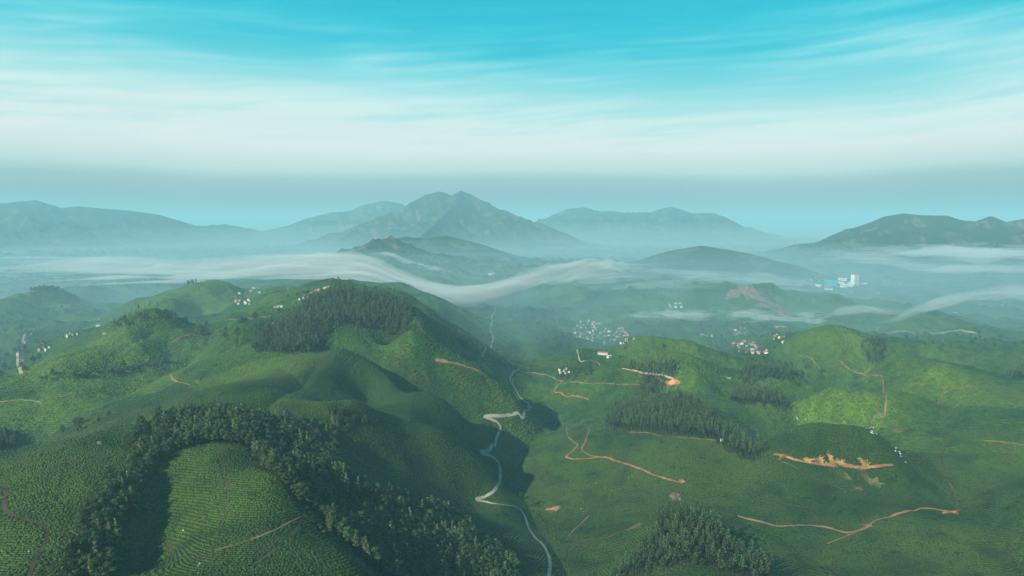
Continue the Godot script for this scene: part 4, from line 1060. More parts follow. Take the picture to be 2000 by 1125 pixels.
	way("dirt_road", "orange road stub behind the small grove", 4.5, "soil", [233.9, -1077.9, 244.4, -1069.3, 264.2, -1057.2])
	way("path", "pale path past the small grove", 3, "pale", [179.3, -1096.6, 206.9, -1087.9, 234.7, -1082, 252.9, -1071.3, 264.6, -1058.7])
	way("path", "pale curved path beside the ridge house", 4, "pale", [134.1, -1448.8, 128.7, -1303.8, 137.3, -1290.3])
	way("path", "earth path below the ridge house", 3, "earth", [137.3, -1290.3, 160, -1275.7, 162.6, -1125.7])
	way("path", "thin earth path along the slope above the plantation", 2.2, "earth", [88.4, -1160.4, 125.3, -1096.2, 163.1, -1069.9, 204.1, -1071.4])
	way("path", "orange earth path across the far left field", 3.2, "pale", [-622.5, -798.9, -591.2, -806.3, -557.7, -793.5])
	way("path", "dark path across the left fields", 2.2, "lane", [-557.7, -793.5, -534, -804.1, -516.3, -825.2, -516, -890.8, -468.4, -878])
	way("path", "pinkish earth path above the bright tea rows", 3, "earth", [-519.1, -967.9, -497.8, -961.5, -415.1, -831.9, -379.1, -804.6])
	way("path", "dark brown lane curving down the lower left hill", 3.2, "lane", [-318.8, -406.8, -304.9, -399.5, -293.2, -381.8, -283.5, -373.1, -272.4, -369.6, -262.6, -367.7, -255, -361.8, -247.8, -347.9, -242.4, -334.2, -232.3, -314.7])
	way("path", "dark lane on the right shoulder of the lower left hill", 2.6, "lane", [-183.3, -476.6, -164.9, -450.4, -142.8, -420.2, -133.4, -410.4, -125, -395, -122.7, -371.4, -124.5, -347.6, -129.9, -329.4])
	way("path", "brown path across the face of the lower left hill", 2, "earth", [-125, -395, -132, -369.4, -143, -353.4, -156.2, -345.6])
	way("path", "dark ditch in the fold of the lower left hill", 2.2, "lane", [-204.3, -389.2, -207.7, -380.9, -196.4, -326.3])
	way("path", "short curved ditch in the shaded fold", 1.8, "lane", [-199.9, -382.3, -193.8, -373.6, -189.9, -363.5])
	way("path", "thin straight drain on the lower left slope", 1.1, "lane", [-300.4, -448.7, -282, -416.2, -271.6, -394.5, -264.4, -379])
	way("path", "dark drain curving over the smooth central field", 2.2, "lane", [-214.3, -843, -224.4, -820.5, -234.4, -790.3, -239, -755.9, -222.3, -661.9])
	way("path", "dark drain left of the smooth central field", 2.2, "lane", [-253.4, -834.3, -256.6, -784.5, -255.3, -713, -246.3, -658.8])
	way("path", "dark drain across the smooth central field", 1.8, "lane", [-196.9, -808.2, -213, -735, -217.6, -655.2])
	way("path", "thin drain on the third tea spur", 1.6, "lane", [-112.7, -669.1, -121.6, -634, -131.8, -612.6, -135.4, -596.2])
	way("path", "pinkish track on the first tea spur", 3, "earth", [-103.2, -905.9, -83, -909.8, -55.8, -916.7, -35, -919.6])
	way("path", "thin pale track far behind the right hand hill", 4, "pale", [923.2, -1693, 991.1, -1635.9, 1096.7, -1591.5])
	way("road", "pale road on the shaded slope at far left", 5, "pale", [-656.7, -900.5, -801.7, -1093.9, -901.1, -1244.5, -905.3, -1271.5])
	way("path", "dark drain beside the valley stream", 1.8, "lane", [26.5, -860.1, 31.5, -818.1, 42.1, -804, 39.1, -780.8, 32.7, -769.8, 42.9, -740.3, 61, -717.4, 80.5, -694.5])
	way("path", "dark drain down the right hand slope", 2.4, "lane", [515.4, -797.6, 464.2, -716.5, 432.7, -672.8, 427.3, -647.4, 411.3, -612.6, 396.7, -587.1])
	way("path", "dark drain across the right hand slope", 2, "lane", [431.7, -671.1, 453.9, -662])
	way("path", "dark path at the right edge", 2, "lane", [430.2, -629.4, 421.9, -568.4, 425, -538.1])
	way("path", "pale drain line near the bare soil patch", 2, "earth", [50, -585.1, 61.7, -610.9, 73.5, -632.2])
	way("path", "dark hedge line below the field right of the road", 3, "lane", [72.9, -567.9, 87.8, -564.4, 98, -560.8])
	way("path", "thin drain from the orange track to the stand", 2, "lane", [169.1, -659.8, 164.2, -643.7, 157, -629.8])
	stand([172.1, -1820.2, 218.5, -1927.4, 253.7, -1863.9, 290.1, -1783.2, 243.1, -1326, 217.4, -1334, 189.5, -1667.3, 142.1, -1588.7], 11, [["broadleaf", 0.6], ["shrub", 0.4]], 0.3, 0.5, "between the houses of the valley village", "between the village houses")
	stand([496.9, -1541.6, 527.7, -1546.6, 542.5, -1490.5, 526, -1372.4, 514.5, -1363.4, 494.1, -1384.9, 473.3, -1417.3], 11, [["broadleaf", 0.6], ["shrub", 0.4]], 0.3, 0.5, "between the houses of the right hand village", "between the houses of the right village")
	stand([478.1, -1754.6, 744.3, -1822.2, 566.4, -1370.7, 575.7, -1519.5, 523.4, -1606.7, 459.5, -1595.3], 14, [["broadleaf", 0.6], ["shrub", 0.4]], 0.4, 0.8, "round the roofs above the right hand village", "round the roofs above the right village")
	stand([-1096.3, -1939.3, -1058.5, -2008.2, -1003, -2168.8, -1059.2, -2291, -1096.1, -2081.1, -1142.2, -2022.6], 10.88, [["eucalyptus", 0.55], ["broadleaf", 0.45]], 0.5, 0.8, "behind the rounded crest at far left", "behind the far left crest")
	stand([-423.7, -1277.9, -357.5, -1249.4, -284.5, -1219, -257.2, -1101.2, -318.2, -1172.9, -347.6, -1151.9], 11, [["broadleaf", 0.6], ["shrub", 0.4]], 0.6, 1.0, "in the scrub on the top of the left ridge", "on the top of the left ridge")
	stand([-1103.1, -1459.8, -1128.2, -1590.9, -1047.2, -1595.1, -1004.7, -1528.3, -972.4, -1367.6, -1004.3, -1326.8], 16, [["broadleaf", 0.6], ["shrub", 0.4]], 0.6, 1.1, "scattered on the hazy slope at far left", "on the hazy slope at far left")
	stand([-479.6, -1111.3, -431.5, -1190.7, -363.2, -1092.9, -371.6, -980.8, -391.1, -936.9, -440, -982.6], 13, [["shrub", 0.8], ["broadleaf", 0.2]], 0.6, 1.2, "dotted over the hollow left of the forest ridge", "over the hollow left of the forest ridge")
	stand([-927.2, -1197, -979.5, -1320.5, -933.8, -1312.5, -745.8, -1079.9, -633, -884.3, -669.2, -878.6], 15, [["shrub", 0.8], ["broadleaf", 0.2]], 0.6, 1.1, "on the shaded slope by the far left road", "by the far left road")
	stand([-83.5, -915.8, -34.9, -915.9, 7.1, -932.7, -6.9, -906.5, -48.1, -900.8, -89.6, -906.4], 11, [["shrub", 1.0]], 0.4, 0.8, "in the gully between the first tea spurs", "between the first tea spurs")
	stand([-214.5, -943.5, -135.7, -891.9, -67.7, -886, -80.9, -882, -141.4, -884.3, -210.5, -924.4], 12, [["shrub", 1.0]], 0.4, 0.9, "in the long gully below the far forest", "in the gully below the far forest")
	way("path", "thin seam down the middle of the bright right hill", 2.4, "lane", [657.4, -1336.2, 636.4, -1279.1, 595.7, -1225.1])
	way("path", "pale terrace track on the left hollow", 3.2, "pale", [-491.7, -1161.5, -456.2, -1161, -392, -1104.1])
	way("path", "upper pale terrace track in the scrub hollow", 3.2, "earth", [-536.3, -1056, -519.4, -1088.6, -476.6, -1104.2])
	way("path", "dark drain down the bright left slope", 2.4, "lane", [-595, -1009.3, -575, -976.3, -564.5, -952.2])
	way("path", "thin drain along the crest of the left ridge", 2.6, "lane", [-363.2, -1092.9, -372.9, -1026.7, -391.8, -975.4, -407.6, -925.5])
	way("path", "drain on the second tea spur", 2, "lane", [-134.9, -886, -108, -885.4, -77.3, -778])
	way("path", "drain between the two groves", 2.2, "lane", [365.6, -1065.7, 380.5, -1039.4, 411.2, -1036.6])
	way("path", "thin track below the far crest on the right hill", 2.4, "earth", [562.7, -1323.1, 555.3, -1238.1, 558.2, -1202.1])
	way("path", "curved drain on the front of the right hand hill", 1.8, "lane", [268.7, -664.8, 298.4, -644.5, 339.2, -626.8, 380.9, -615.4])
	way("path", "drain across the lower right field", 1.8, "lane", [224.4, -645.2, 247.4, -614.6, 276.8, -595.4])
	way("path", "long thin drain across the field right of the valley", 1.8, "lane", [88, -690.1, 115.8, -681.5, 143.2, -638.3])
	way("path", "drain on the ridge below the village", 2.4, "lane", [153.2, -1119.3, 188.6, -1077.1, 201.3, -1055.6])
	way("path", "dark drain in the right hand slope near the edge", 2, "lane", [502.9, -865.5, 492.3, -802.8, 459.7, -720.6])
	way("path", "faint path over the lower left hill crown", 1.6, "lane", [-212.2, -475.9, -188.5, -436.4, -169.8, -395, -164.1, -363.9])
	sun_tinted_plots.append([-316.2, -783.4, 75])
	sun_tinted_plots.append([-293.5, -821.2, 62])
	sun_tinted_plots.append([632, -1303, 138])
	sun_tinted_plots.append([652.2, -1244.7, 100])
	sun_tinted_plots.append([602.5, -965.2, 138])
	sun_tinted_plots.append([644.6, -919, 112])
	sun_tinted_plots.append([-563.4, -990.3, 138])
	sun_tinted_plots.append([-605.5, -938, 112])
	sun_tinted_plots.append([-696.6, -1492.2, 188])
	sun_tinted_plots.append([446.3, -912.7, 119])
	sun_tinted_plots.append([-541.1, -777.8, 88])
	sun_tinted_plots.append([-507.7, -876.1, 88])
	sun_tinted_plots.append([-257.4, -351.9, 69])
	sun_tinted_plots.append([-287.3, -423.3, 69])
	sun_tinted_plots.append([190.3, -706.8, 88])
	sun_tinted_plots.append([287.8, -1309.7, 112])
	sun_tinted_plots.append([250.5, -1099.3, 88])
	stand([128.7, -1303.8, 197.8, -1303.4, 255.5, -1296.2, 345.1, -1300.2, 391.1, -1287.4, 279.3, -1115.4, 241.2, -1271.5, 174.4, -1274.9], 26, [["broadleaf", 0.6], ["shrub", 0.4]], 0.6, 1.0, "dotted along the ridge above the small grove", "along the ridge above the grove")
	stand([349.4, -1092.8, 496.6, -1306.6, 563.3, -1278.9, 580.6, -1191.3, 541.9, -1185.4, 388.7, -1062.9], 30, [["broadleaf", 0.6], ["shrub", 0.4]], 0.6, 1.0, "dotted in the hollow between the right hills", "between the right hills")
	stand([-147.7, -1222, 0, -1682.4, 37.2, -1222.3, -17.9, -1174.9, -83.2, -1096.8], 22, [["broadleaf", 0.6], ["shrub", 0.4]], 0.6, 1.0, "dotted over the shaded slope below the mist", "over the shaded slope below the mist")
	stand([955.3, -1705.5, 1134, -1559.1, 1023.6, -1362.5, 797.7, -1314.8], 26, [["broadleaf", 0.6], ["shrub", 0.4]], 0.7, 1.1, "dotted over the hazy slope behind the right hill", "over the slope behind the right hill")
	stand([-665.8, -2961.1, -603.9, -3103.4, -470.4, -3140.6, -217.5, -2898.5, -80.3, -2672.4, -190.8, -2538.2, -445.1, -2696], 34, [["broadleaf", 0.87], ["silver_oak", 0.13]], 0.9, 1.4, "in the wood on the hazy middle hill", "on the hazy middle hill")
	stand([-1682.8, -2236.6, -1368.7, -2333.5, -985.3, -2183.8, -686.2, -1519.8, -1197.4, -2039.5, -1561.7, -2073.6], 36, [["broadleaf", 0.87], ["silver_oak", 0.13]], 0.9, 1.5, "in the broken wood at the edge of the mist", "at the edge of the mist")
	clear(42.5, -668.4, 7, 6, 0)
	clear(294, -660.9, 5, 2, 0.1)
	clear(304.9, -660.3, 6, 2.5, 0.1)
	clear(315.9, -659.9, 2.5, 5, 0.1)
	clear(323.9, -657.2, 6, 2, 0.1)
	clear(348.7, -658.2, 5, 2.5, 0.1)
	clear(272.6, -668.6, 5, 1.6, 0.1)
	clear(322.6, -648.5, 6, 3, 0.4)
	clear(343.3, -649.9, 6, 5, 0.4)
	clear(350.4, -641, 6, 5, 0.4)
	clear(331.7, -636, 5, 3, 0.4)
	clear(322.5, -654.1, 4, 2, 0.4)
	clear(253, -1064.1, 8, 4, 0.3)
	clear(390.2, -588.9, 7, 2.5, -0.2)
	clear(298.4, -557.1, 5, 2.6, 0.6)
	clear(168.8, -662.7, 4, 4, 0)
	clear(157.6, -636.8, 5, 7, 0.2)
	clear(27.4, -1086, 6, 7, 0.2)
	clear(469, -815.6, 7, 8, 0.3)
	clear(788.1, -2008.4, 75, 60, 0.1)
	clear(734.6, -2120.9, 50, 45, 0.2)
	clear(-360.4, -1266.6, 16, 26, 0.3)
	clear(-382.4, -816.1, 5, 7, 0.3)
	clear(103.8, -556.7, 7, 4, 0.2)

func details() -> void:
	mist("mist_bank", "long white stream of mist pouring over the left ridge", [-1673.1, 162.6, -1990.2, -1455.5, 152.9, -2154.5, -1162.7, 152.7, -2213.2, -915.7, 154.1, -2218.5, -735.6, 169.4, -2179.2, -573.2, 185, -2124, -471.6, 194, -2097.6, -378, 167.2, -2014.8, -297.2, 139.5, -1977.8, -218.6, 119, -1937.7, -142.6, 109.7, -1894.6, -71.4, 113.6, -1898.7, 0, 126.8, -1950, 76.9, 145.3, -2048.6, 164.6, 160.4, -2193.8, 262.7, 166.8, -2335.3, 378.3, 153.9, -2521.8, 642.2, 126.2, -2674], [-1289.2, 139.1, -1529, -1093.5, 138.5, -1614.6, -885.2, 140.3, -1681.2, -707.2, 139.2, -1709.5, -577, 142.2, -1705, -457.3, 143.4, -1689.2, -378.6, 140.6, -1677.8, -314.4, 126, -1670.7, -253.3, 108.5, -1681, -189.9, 94.7, -1679.3, -127.1, 86.4, -1685.2, -64.8, 89, -1718.8, 0, 101.1, -1780, 70, 108.7, -1858.7, 147.1, 111.7, -1954.5, 233.1, 114.5, -2066.9, 330, 114.1, -2195.3, 573, 100, -2382.1], 80, 0.023, 3, 800, 0.14)
	mist("mist_wisp", "thin white wisp curling over the middle hill", [-656.3, 164.2, -2824.8, -544.8, 182.1, -2797.4, -475.5, 175.1, -2759.3, -407.8, 152.2, -2719.6, -302, 129.7, -2683.1, -178.6, 120, -2644], [-633.9, 151.8, -2727.3, -526, 165.3, -2699.2, -458.9, 155, -2660.7, -393.3, 133.2, -2620.6, -291.1, 112, -2583.7, -172, 103.1, -2544.2], 24, 0.03, 8, 300, 0.16)
	mist("mist_wisp", "thin ragged mist left of the red hill", [269.8, 43.9, -1880.7, 338.7, 51, -1869.6, 419.5, 58.6, -1853.1, 498, 63.8, -1833.6, 574.1, 60.9, -1811.2], [252.9, 45.4, -1761.9, 312.3, 48.1, -1721.9, 384.8, 46.3, -1696.9, 456.9, 43.7, -1678.9, 538.5, 48.9, -1696.6], 26, 0.022, 12, 150, 0.5)
	mist("mist_wisp", "ragged mist lying across the foot of the red hill", [518.3, 61.4, -1807.2, 592.3, 72.3, -1784.3, 663.6, 71.2, -1759, 739.6, 68.3, -1750.1, 848.1, 67.6, -1755.9], [469.4, 50, -1633.9, 530.3, 53.2, -1594.1, 594.1, 56.4, -1571.5, 663.1, 50.1, -1565.4, 784, 51.9, -1620.3], 30, 0.022, 41, 160, 0.5)
	mist("mist_bank", "white tongue of mist on the dark wooded crest", [822.8, 30, -1877.7, 880.1, 61.6, -1851.5, 946.2, 76.6, -1818.6, 1013.9, 68.6, -1816.2, 1075.7, 53.6, -1803.6], [787.2, 24.6, -1795, 842.3, 44.4, -1769.8, 905.7, 56.5, -1738.2, 971.1, 48.7, -1737, 1030.3, 45, -1725.8], 36, 0.022, 17, 200, 0.4)
	mist("mist_bank", "white mist rising to the right edge behind the right hill", [936.8, 37.2, -1823.5, 1014.6, 49.3, -1815.8, 1074.8, 78.2, -1804.1, 1159.2, 102.1, -1810.7, 1252.3, 121.5, -1808.8, 1449.2, 147.3, -1721.1], [896.5, 24, -1743, 972, 25, -1736.5, 1030.1, 50.2, -1726, 1106.8, 73.9, -1725.6, 1191.3, 87.9, -1717.2, 1373.8, 110.3, -1627.7], 50, 0.022, 19, 260, 0.35)
	mist("mist_bank", "pale streak of mist before the right hand mountain", [1791, 148.4, -3464.4, 1966.8, 177.2, -3367.7, 2093.3, 196.8, -3290.6, 2228.3, 189.5, -3200.7, 2531.2, 207.2, -2967], [1608.2, 138.6, -3108.7, 1766.8, 142.6, -3021.3, 1880.9, 147.9, -2951.7, 2002, 145.1, -2870.9, 2274.5, 147, -2660.2], 60, 0.016, 23, 600, 0.35)
	mist("mist_bank", "faint lower streak of mist at the right edge", [1635.5, 102.3, -2866.2, 1774.5, 128.4, -2782.3, 1888.1, 140.6, -2706.5, 2143.9, 169.6, -2508.7], [1438.1, 101.1, -2518.3, 1561.1, 102.7, -2443.9, 1661.4, 104, -2376.9, 1886.9, 116.9, -2202.2], 50, 0.01, 29, 500, 0.5)
	mist("mist_veil", "broad thin veil of mist over the plain at left", [-2219, 189.8, -2576.1, -1772.5, 178.4, -2783.6, -1311.6, 182.2, -2918.8, -889.3, 193.8, -2969.7, -573.3, 185.7, -2944.7], [-1439.8, 129.2, -1663.4, -1158.4, 124, -1811.3, -884, 128.9, -1959.8, -618.9, 133.7, -2059, -421.6, 142.9, -2159.2], 75, 0.007, 51, 1200, 0.6)
	mist("mist_veil", "thin veil of mist between the middle hill and the red hill", [-43.5, 117.6, -2899.7, 224.4, 130.4, -2991.6, 552.9, 132.6, -2948.6, 959.8, 120.8, -2842.3, 1272.7, 94.9, -2605.8], [-30.9, 56.9, -2049.8, 154.2, 51.3, -2044.2, 379.7, 57.7, -2014.5, 674.7, 63.6, -1988.7, 946.3, 64, -1930.6], 70, 0.006, 53, 900, 0.6)
	mist("mist_veil", "thin veil of mist before the right hand mountain", [1353.2, 153.9, -3764.2, 1793.4, 189.5, -3686.9, 2199.7, 215.8, -3460, 2673.2, 231.6, -3108.7], [1118.3, 106.1, -3104.7, 1403.5, 101.7, -2875.8, 1561.9, 84.3, -2443.5, 1832.1, 97.6, -2117.4], 80, 0.005, 57, 900, 0.6)
	mist("smoke", "bluish smoke drifting left from the factory chimney", [1271.6, 82.3, -2783.3, 1248.1, 106.7, -2793.9, 1217.3, 133.3, -2807.4, 1147.7, 172.2, -2836.6], [1271.1, 76.8, -2772.5, 1258.6, 86.8, -2778.2, 1235.4, 102.9, -2788.6, 1181.5, 126.8, -2811.9], 26, 0.03, 31, 120, 0.5, Color(0.75, 0.93, 0.97))
	low_haze("pale morning haze lying over the plain below the mountains", Vector3(-300, 20, -5300), Vector3(12000, 160, 4400), 0.000160)
	low_haze("pale morning haze lying over the plain below the mountains", Vector3(200, 20, -5550), Vector3(12533, 240, 4566), 0.000147)
	low_haze("pale morning haze lying over the plain below the mountains", Vector3(-500, 20, -5800), Vector3(13066, 320, 4733), 0.000133)
	low_haze("pale morning haze lying over the plain below the mountains", Vector3(0, 20, -6050), Vector3(13600, 400, 4900), 0.000120)
	low_haze("pale morning haze lying over the plain below the mountains", Vector3(300, 20, -6300), Vector3(14133, 480, 5066), 0.000107)
	low_haze("pale morning haze lying over the plain below the mountains", Vector3(-200, 20, -6550), Vector3(14666, 560, 5233), 0.000093)
	low_haze("pale morning haze lying over the plain below the mountains", Vector3(100, 20, -6800), Vector3(15200, 640, 5400), 0.000080)
	low_haze("bluish morning haze filling the valley beyond the tea hills", Vector3(300, 5, -2600), Vector3(7000, 150, 2500), 0.000240, Color(0.66, 0.86, 0.90))
	low_haze("bluish morning haze filling the valley beyond the tea hills", Vector3(0, 5, -2720), Vector3(7320, 208, 2720), 0.000220, Color(0.66, 0.86, 0.90))
	low_haze("bluish morning haze filling the valley beyond the tea hills", Vector3(500, 5, -2840), Vector3(7640, 266, 2940), 0.000200, Color(0.66, 0.86, 0.90))
	low_haze("bluish morning haze filling the valley beyond the tea hills", Vector3(-200, 5, -2960), Vector3(7960, 324, 3160), 0.000180, Color(0.66, 0.86, 0.90))
	low_haze("bluish morning haze filling the valley beyond the tea hills", Vector3(200, 5, -3080), Vector3(8280, 382, 3380), 0.000160, Color(0.66, 0.86, 0.90))
	low_haze("bluish morning haze filling the valley beyond the tea hills", Vector3(0, 5, -3200), Vector3(8600, 440, 3600), 0.000140, Color(0.66, 0.86, 0.90))
	low_haze("bluish morning haze filling the valley beyond the tea hills", Vector3(-900, 40, -1550), Vector3(2000, 300, 1400), 0.0003, Color(0.66, 0.86, 0.90))
	low_haze("bluish morning haze filling the valley beyond the tea hills", Vector3(-900, 40, -1450), Vector3(1800, 200, 1200), 0.00025, Color(0.66, 0.86, 0.90))
	low_haze("bluish morning haze filling the valley beyond the tea hills", Vector3(-1100, 40, -2300), Vector3(2600, 380, 1500), 0.0003, Color(0.66, 0.86, 0.90))
	low_haze("bluish morning haze filling the valley beyond the tea hills", Vector3(-1100, 40, -2250), Vector3(2400, 260, 1400), 0.00025, Color(0.66, 0.86, 0.90))
	hamlet("white walled house with pale tin roof in the crowded valley village at centre right", "white houses in the crowded valley village at centre right", "white", "pale_tin", [283.9, -1707.2, 253.7, -1770.9, 203.1, -1762, 227.7, -1346, 213.3, -1777, 198.5, -1666.4, 189.5, -1871.3, 218.7, -1843.1], 3.6, 7.4, 10)
	hamlet("cream house with grey tin roof in the crowded valley village at centre right", "cream houses in the crowded valley village at centre right", "cream", "tin", [241.3, -1776.6, 224.2, -1707, 230.7, -1767.1, 197.6, -1784.6, 290.6, -1741.2, 237.9, -1740.3, 290.5, -1779.7, 247.3, -1791, 269.8, -1664.1, 287.8, -1751.5, 154.7, -1611.9, 241.6, -1728.7, 188.1, -1758.8, 231.9, -1902.1, 194.5, -1834.3, 275, -1768.9, 266.1, -1745.2, 221.7, -1749.5, 176, -1830.7, 282, -1780.6, 271.5, -1754.4, 242.5, -1864.7, 175, -1743.7, 198.2, -1818.1, 226.3, -1862.5, 253.2, -1663.4, 193.3, -1721.8, 262.2, -1839.4, 197.8, -1703.2, 202.5, -1779, 227.2, -1907.3, 213.3, -1760, 226.6, -1668.8], 3.6, 7.4, 11)
	hamlet("pinkish house with brown roof in the crowded valley village at centre right", "pinkish houses in the crowded valley village at centre right", "pink", "rust", [174.7, -1694.4, 251.7, -1676.6, 198.1, -1793.5, 206.8, -1847.6, 228.1, -1333, 188.3, -1767.1, 264.2, -1706.7, 222.6, -1782.9, 231.4, -1687.8, 164, -1729.4, 280.7, -1745.1, 259.3, -1770.4, 193, -1691.9, 167.8, -1806, 253.6, -1851, 244, -1671.7, 193.5, -1741.1, 208.8, -1739.6, 200.1, -1684.2, 239.9, -1328.2, 291.4, -1703.4, 276.2, -1728.2, 293.2, -1727.9, 182.4, -1768.8, 207.5, -1655.1, 257.8, -1717.6, 215.3, -1815, 216, -1913.7, 186.4, -1778.6, 178.8, -1778.9], 3.6, 7.4, 12)
	hamlet("white walled house with red tiled roof in the crowded valley village at centre right", "tiled houses in the crowded valley village at centre right", "white", "tile", [186.8, -1670.8, 164.9, -1769.5, 207.4, -1751.5, 222.7, -1808.2, 176.7, -1753.8, 163, -1616.3, 180.2, -1729.6, 218.7, -1925.3, 222.1, -1826.3, 248.9, -1734.8, 215.3, -1332.9], 3.6, 7.4, 13)
	hamlet("cream house with blue tin roof in the crowded valley village at centre right", "blue roofed houses in the crowded valley village at centre right", "cream", "blue", [185.2, -1820.1, 265.3, -1695.7, 237, -1874.7, 224.7, -1644.1, 289.2, -1687, 219.6, -1327.4], 3.6, 7.4, 14)
	hamlet("white walled house with pale tin roof in the village beneath the bright right hill", "white houses in the village beneath the bright right hill", "white", "pale_tin", [507.2, -1385.9, 527.4, -1482.8, 503.3, -1552.5, 506.5, -1509.1], 3.6, 7.4, 20)
	hamlet("cream house with grey tin roof in the village beneath the bright right hill", "cream houses in the village beneath the bright right hill", "cream", "tin", [537.5, -1512.6, 540, -1497.4, 515.2, -1379.5, 509.5, -1393.9, 509.9, -1522.2, 521.5, -1383.1, 544, -1521.1, 499, -1481.7, 507.2, -1546.6], 3.6, 7.4, 21)
	hamlet("pinkish house with brown roof in the village beneath the bright right hill", "pinkish houses in the village beneath the bright right hill", "pink", "rust", [513.5, -1387.2, 534.1, -1481.9, 519.8, -1498.5, 524.6, -1539.6, 525.1, -1444, 490.5, -1415.2, 532.9, -1548.6, 502.2, -1527.2, 534.9, -1521.7, 539.1, -1483, 514.8, -1534.5], 3.6, 7.4, 22)
	hamlet("white walled house with red tiled roof in the village beneath the bright right hill", "tiled houses in the village beneath the bright right hill", "white", "tile", [515.4, -1366.8, 507.4, -1421.4, 525.5, -1511.5, 513.7, -1457.8, 520.3, -1530.1, 500, -1398.4], 3.6, 7.4, 23)
	hamlet("cream house with blue tin roof in the village beneath the bright right hill", "blue roofed houses in the village beneath the bright right hill", "cream", "blue", [501.8, -1376.7, 516.3, -1480.6], 3.6, 7.4, 24)
	hamlet("white walled house with pale tin roof among large roofs above the right village", "white houses among large roofs above the right village", "white", "pale_tin", [571.2, -1732], 4.59, 7.62, 30)
	hamlet("pinkish house with brown roof among large roofs above the right village", "pinkish houses among large roofs above the right village", "pink", "rust", [564.4, -1713.7, 589.1, -1742.4, 584.7, -1704.8, 571.2, -1687.7, 596.8, -1735.6, 576.1, -1717.5, 559.9, -1690.6], 4.59, 7.62, 32)
	hamlet("white walled house with pale tin roof below the long orange roof", "white houses below the long orange roof", "white", "pale_tin", [566.4, -1410.8, 627, -1574.9, 589.9, -1493.1, 595.7, -1485], 4.08, 6.53, 40)
	hamlet("cream house with grey tin roof below the long orange roof", "cream houses below the long orange roof", "cream", "tin", [622.7, -1608], 4.08, 6.53, 41)
	hamlet("pinkish house with brown roof below the long orange roof", "pinkish houses below the long orange roof", "pink", "rust", [591.7, -1541.4, 588, -1511.7, 579.1, -1494.7], 4.08, 6.53, 42)
	hamlet("white walled house with red tiled roof below the long orange roof", "tiled houses below the long orange roof", "white", "tile", [606.3, -1541], 4.08, 6.53, 43)
	hamlet("white walled house with pale tin roof by the stream at the village edge", "white houses by the stream at the village edge", "white", "pale_tin", [489, -1653.3, 483.7, -1691, 464.9, -1668.3], 3.57, 5.98, 50)
	hamlet("cream house with grey tin roof by the stream at the village edge", "cream houses by the stream at the village edge", "cream", "tin", [479.2, -1656.8, 464.7, -1646.9], 3.57, 5.98, 51)
	hamlet("pinkish house with brown roof by the stream at the village edge", "pinkish houses by the stream at the village edge", "pink", "rust", [497.8, -1688.8], 3.57, 5.98, 52)
	hamlet("white walled house with red tiled roof by the stream at the village edge", "tiled houses by the stream at the village edge", "white", "tile", [479.1, -1706.7], 3.57, 5.98, 53)
	hamlet("white walled house with pale tin roof half hidden in mist below the red hill", "white houses half hidden in mist below the red hill", "white", "pale_tin", [507.7, -2034.1, 499.3, -2068.8, 491.3, -2038.3, 510.3, -2059.6, 479.3, -2051.3, 478.9, -2073.1], 6.12, 10.88, 60)
	hamlet("cream house with grey tin roof half hidden in mist below the red hill", "cream houses half hidden in mist below the red hill", "cream", "tin", [476.7, -2036.1], 6.12, 10.88, 61)
	hamlet("white walled house with pale tin roof scattered round the distant factory", "white houses scattered round the distant factory", "white", "pale_tin", [1832.9, -3382.5, 1359.3, -2721.4, 1436.2, -2666.6, 1759.2, -3369.5, 1253.9, -2925, 1686.8, -3077.9, 1643.7, -2882.1, 1309, -2818.2, 1398.1, -2694.8, 1272.8, -2849, 1447.6, -2845.3, 1348.2, -2863.1, 1318.7, -2923.6, 1442.8, -2928], 6.12, 11.97, 70)
	hamlet("cream house with grey tin roof scattered round the distant factory", "cream houses scattered round the distant factory", "cream", "tin", [1618.4, -3111.2, 1863.7, -3202.4, 1301, -2726.4, 1278.8, -2826.9, 1686.4, -3123.2, 1555.7, -3085, 1688.5, -2991.7, 1376.6, -2817.8, 1259, -2881.5], 6.12, 11.97, 71)
	hamlet("pinkish house with brown roof scattered round the distant factory", "pinkish houses scattered round the distant factory", "pink", "rust", [1637.8, -3100.7, 1319.9, -2967.2, 1341.7, -2807.2, 1656.6, -3006, 1845.7, -3210.2, 1366.3, -2777.9, 1572.2, -2732.8, 1312.6, -2839.1, 1711.8, -3228.2, 1743.1, -2901.7, 1474.4, -2853.7, 1681.4, -2846.9], 6.12, 11.97, 72)
	hamlet("cream house with blue tin roof scattered round the distant factory", "blue roofed houses scattered round the distant factory", "cream", "blue", [1457.9, -3041.7, 1285.3, -2914.2, 1771, -3178.4, 1306.2, -2682.6, 1632.8, -3385.8], 6.12, 11.97, 74)
	hamlet("white walled house with pale tin roof in the distant town left of the chimney", "white houses in the distant town left of the chimney", "white", "pale_tin", [1200.7, -2823.6, 1290.8, -2940.7, 1208.4, -2849.8], 6.12, 10.88, 80)
	hamlet("cream house with grey tin roof in the distant town left of the chimney", "cream houses in the distant town left of the chimney", "cream", "tin", [1212.4, -2875.3, 1266.8, -2928.6, 1227.3, -2845.6], 6.12, 10.88, 81)
	hamlet("pinkish house with brown roof in the distant town left of the chimney", "pinkish houses in the distant town left of the chimney", "pink", "rust", [1254.8, -2988.2], 6.12, 10.88, 82)
	hamlet("cream house with blue tin roof in the distant town left of the chimney", "blue roofed houses in the distant town left of the chimney", "cream", "blue", [1370.1, -3039], 6.12, 10.88, 84)
	hamlet("white walled house with pale tin roof in the misty hollow behind the left ridge", "white houses in the misty hollow behind the left ridge", "white", "pale_tin", [-533.3, -1356.3, -544.4, -1350.1, -520.1, -1347.2, -521.7, -1330.8, -528.3, -1362], 4.08, 7.07, 90)
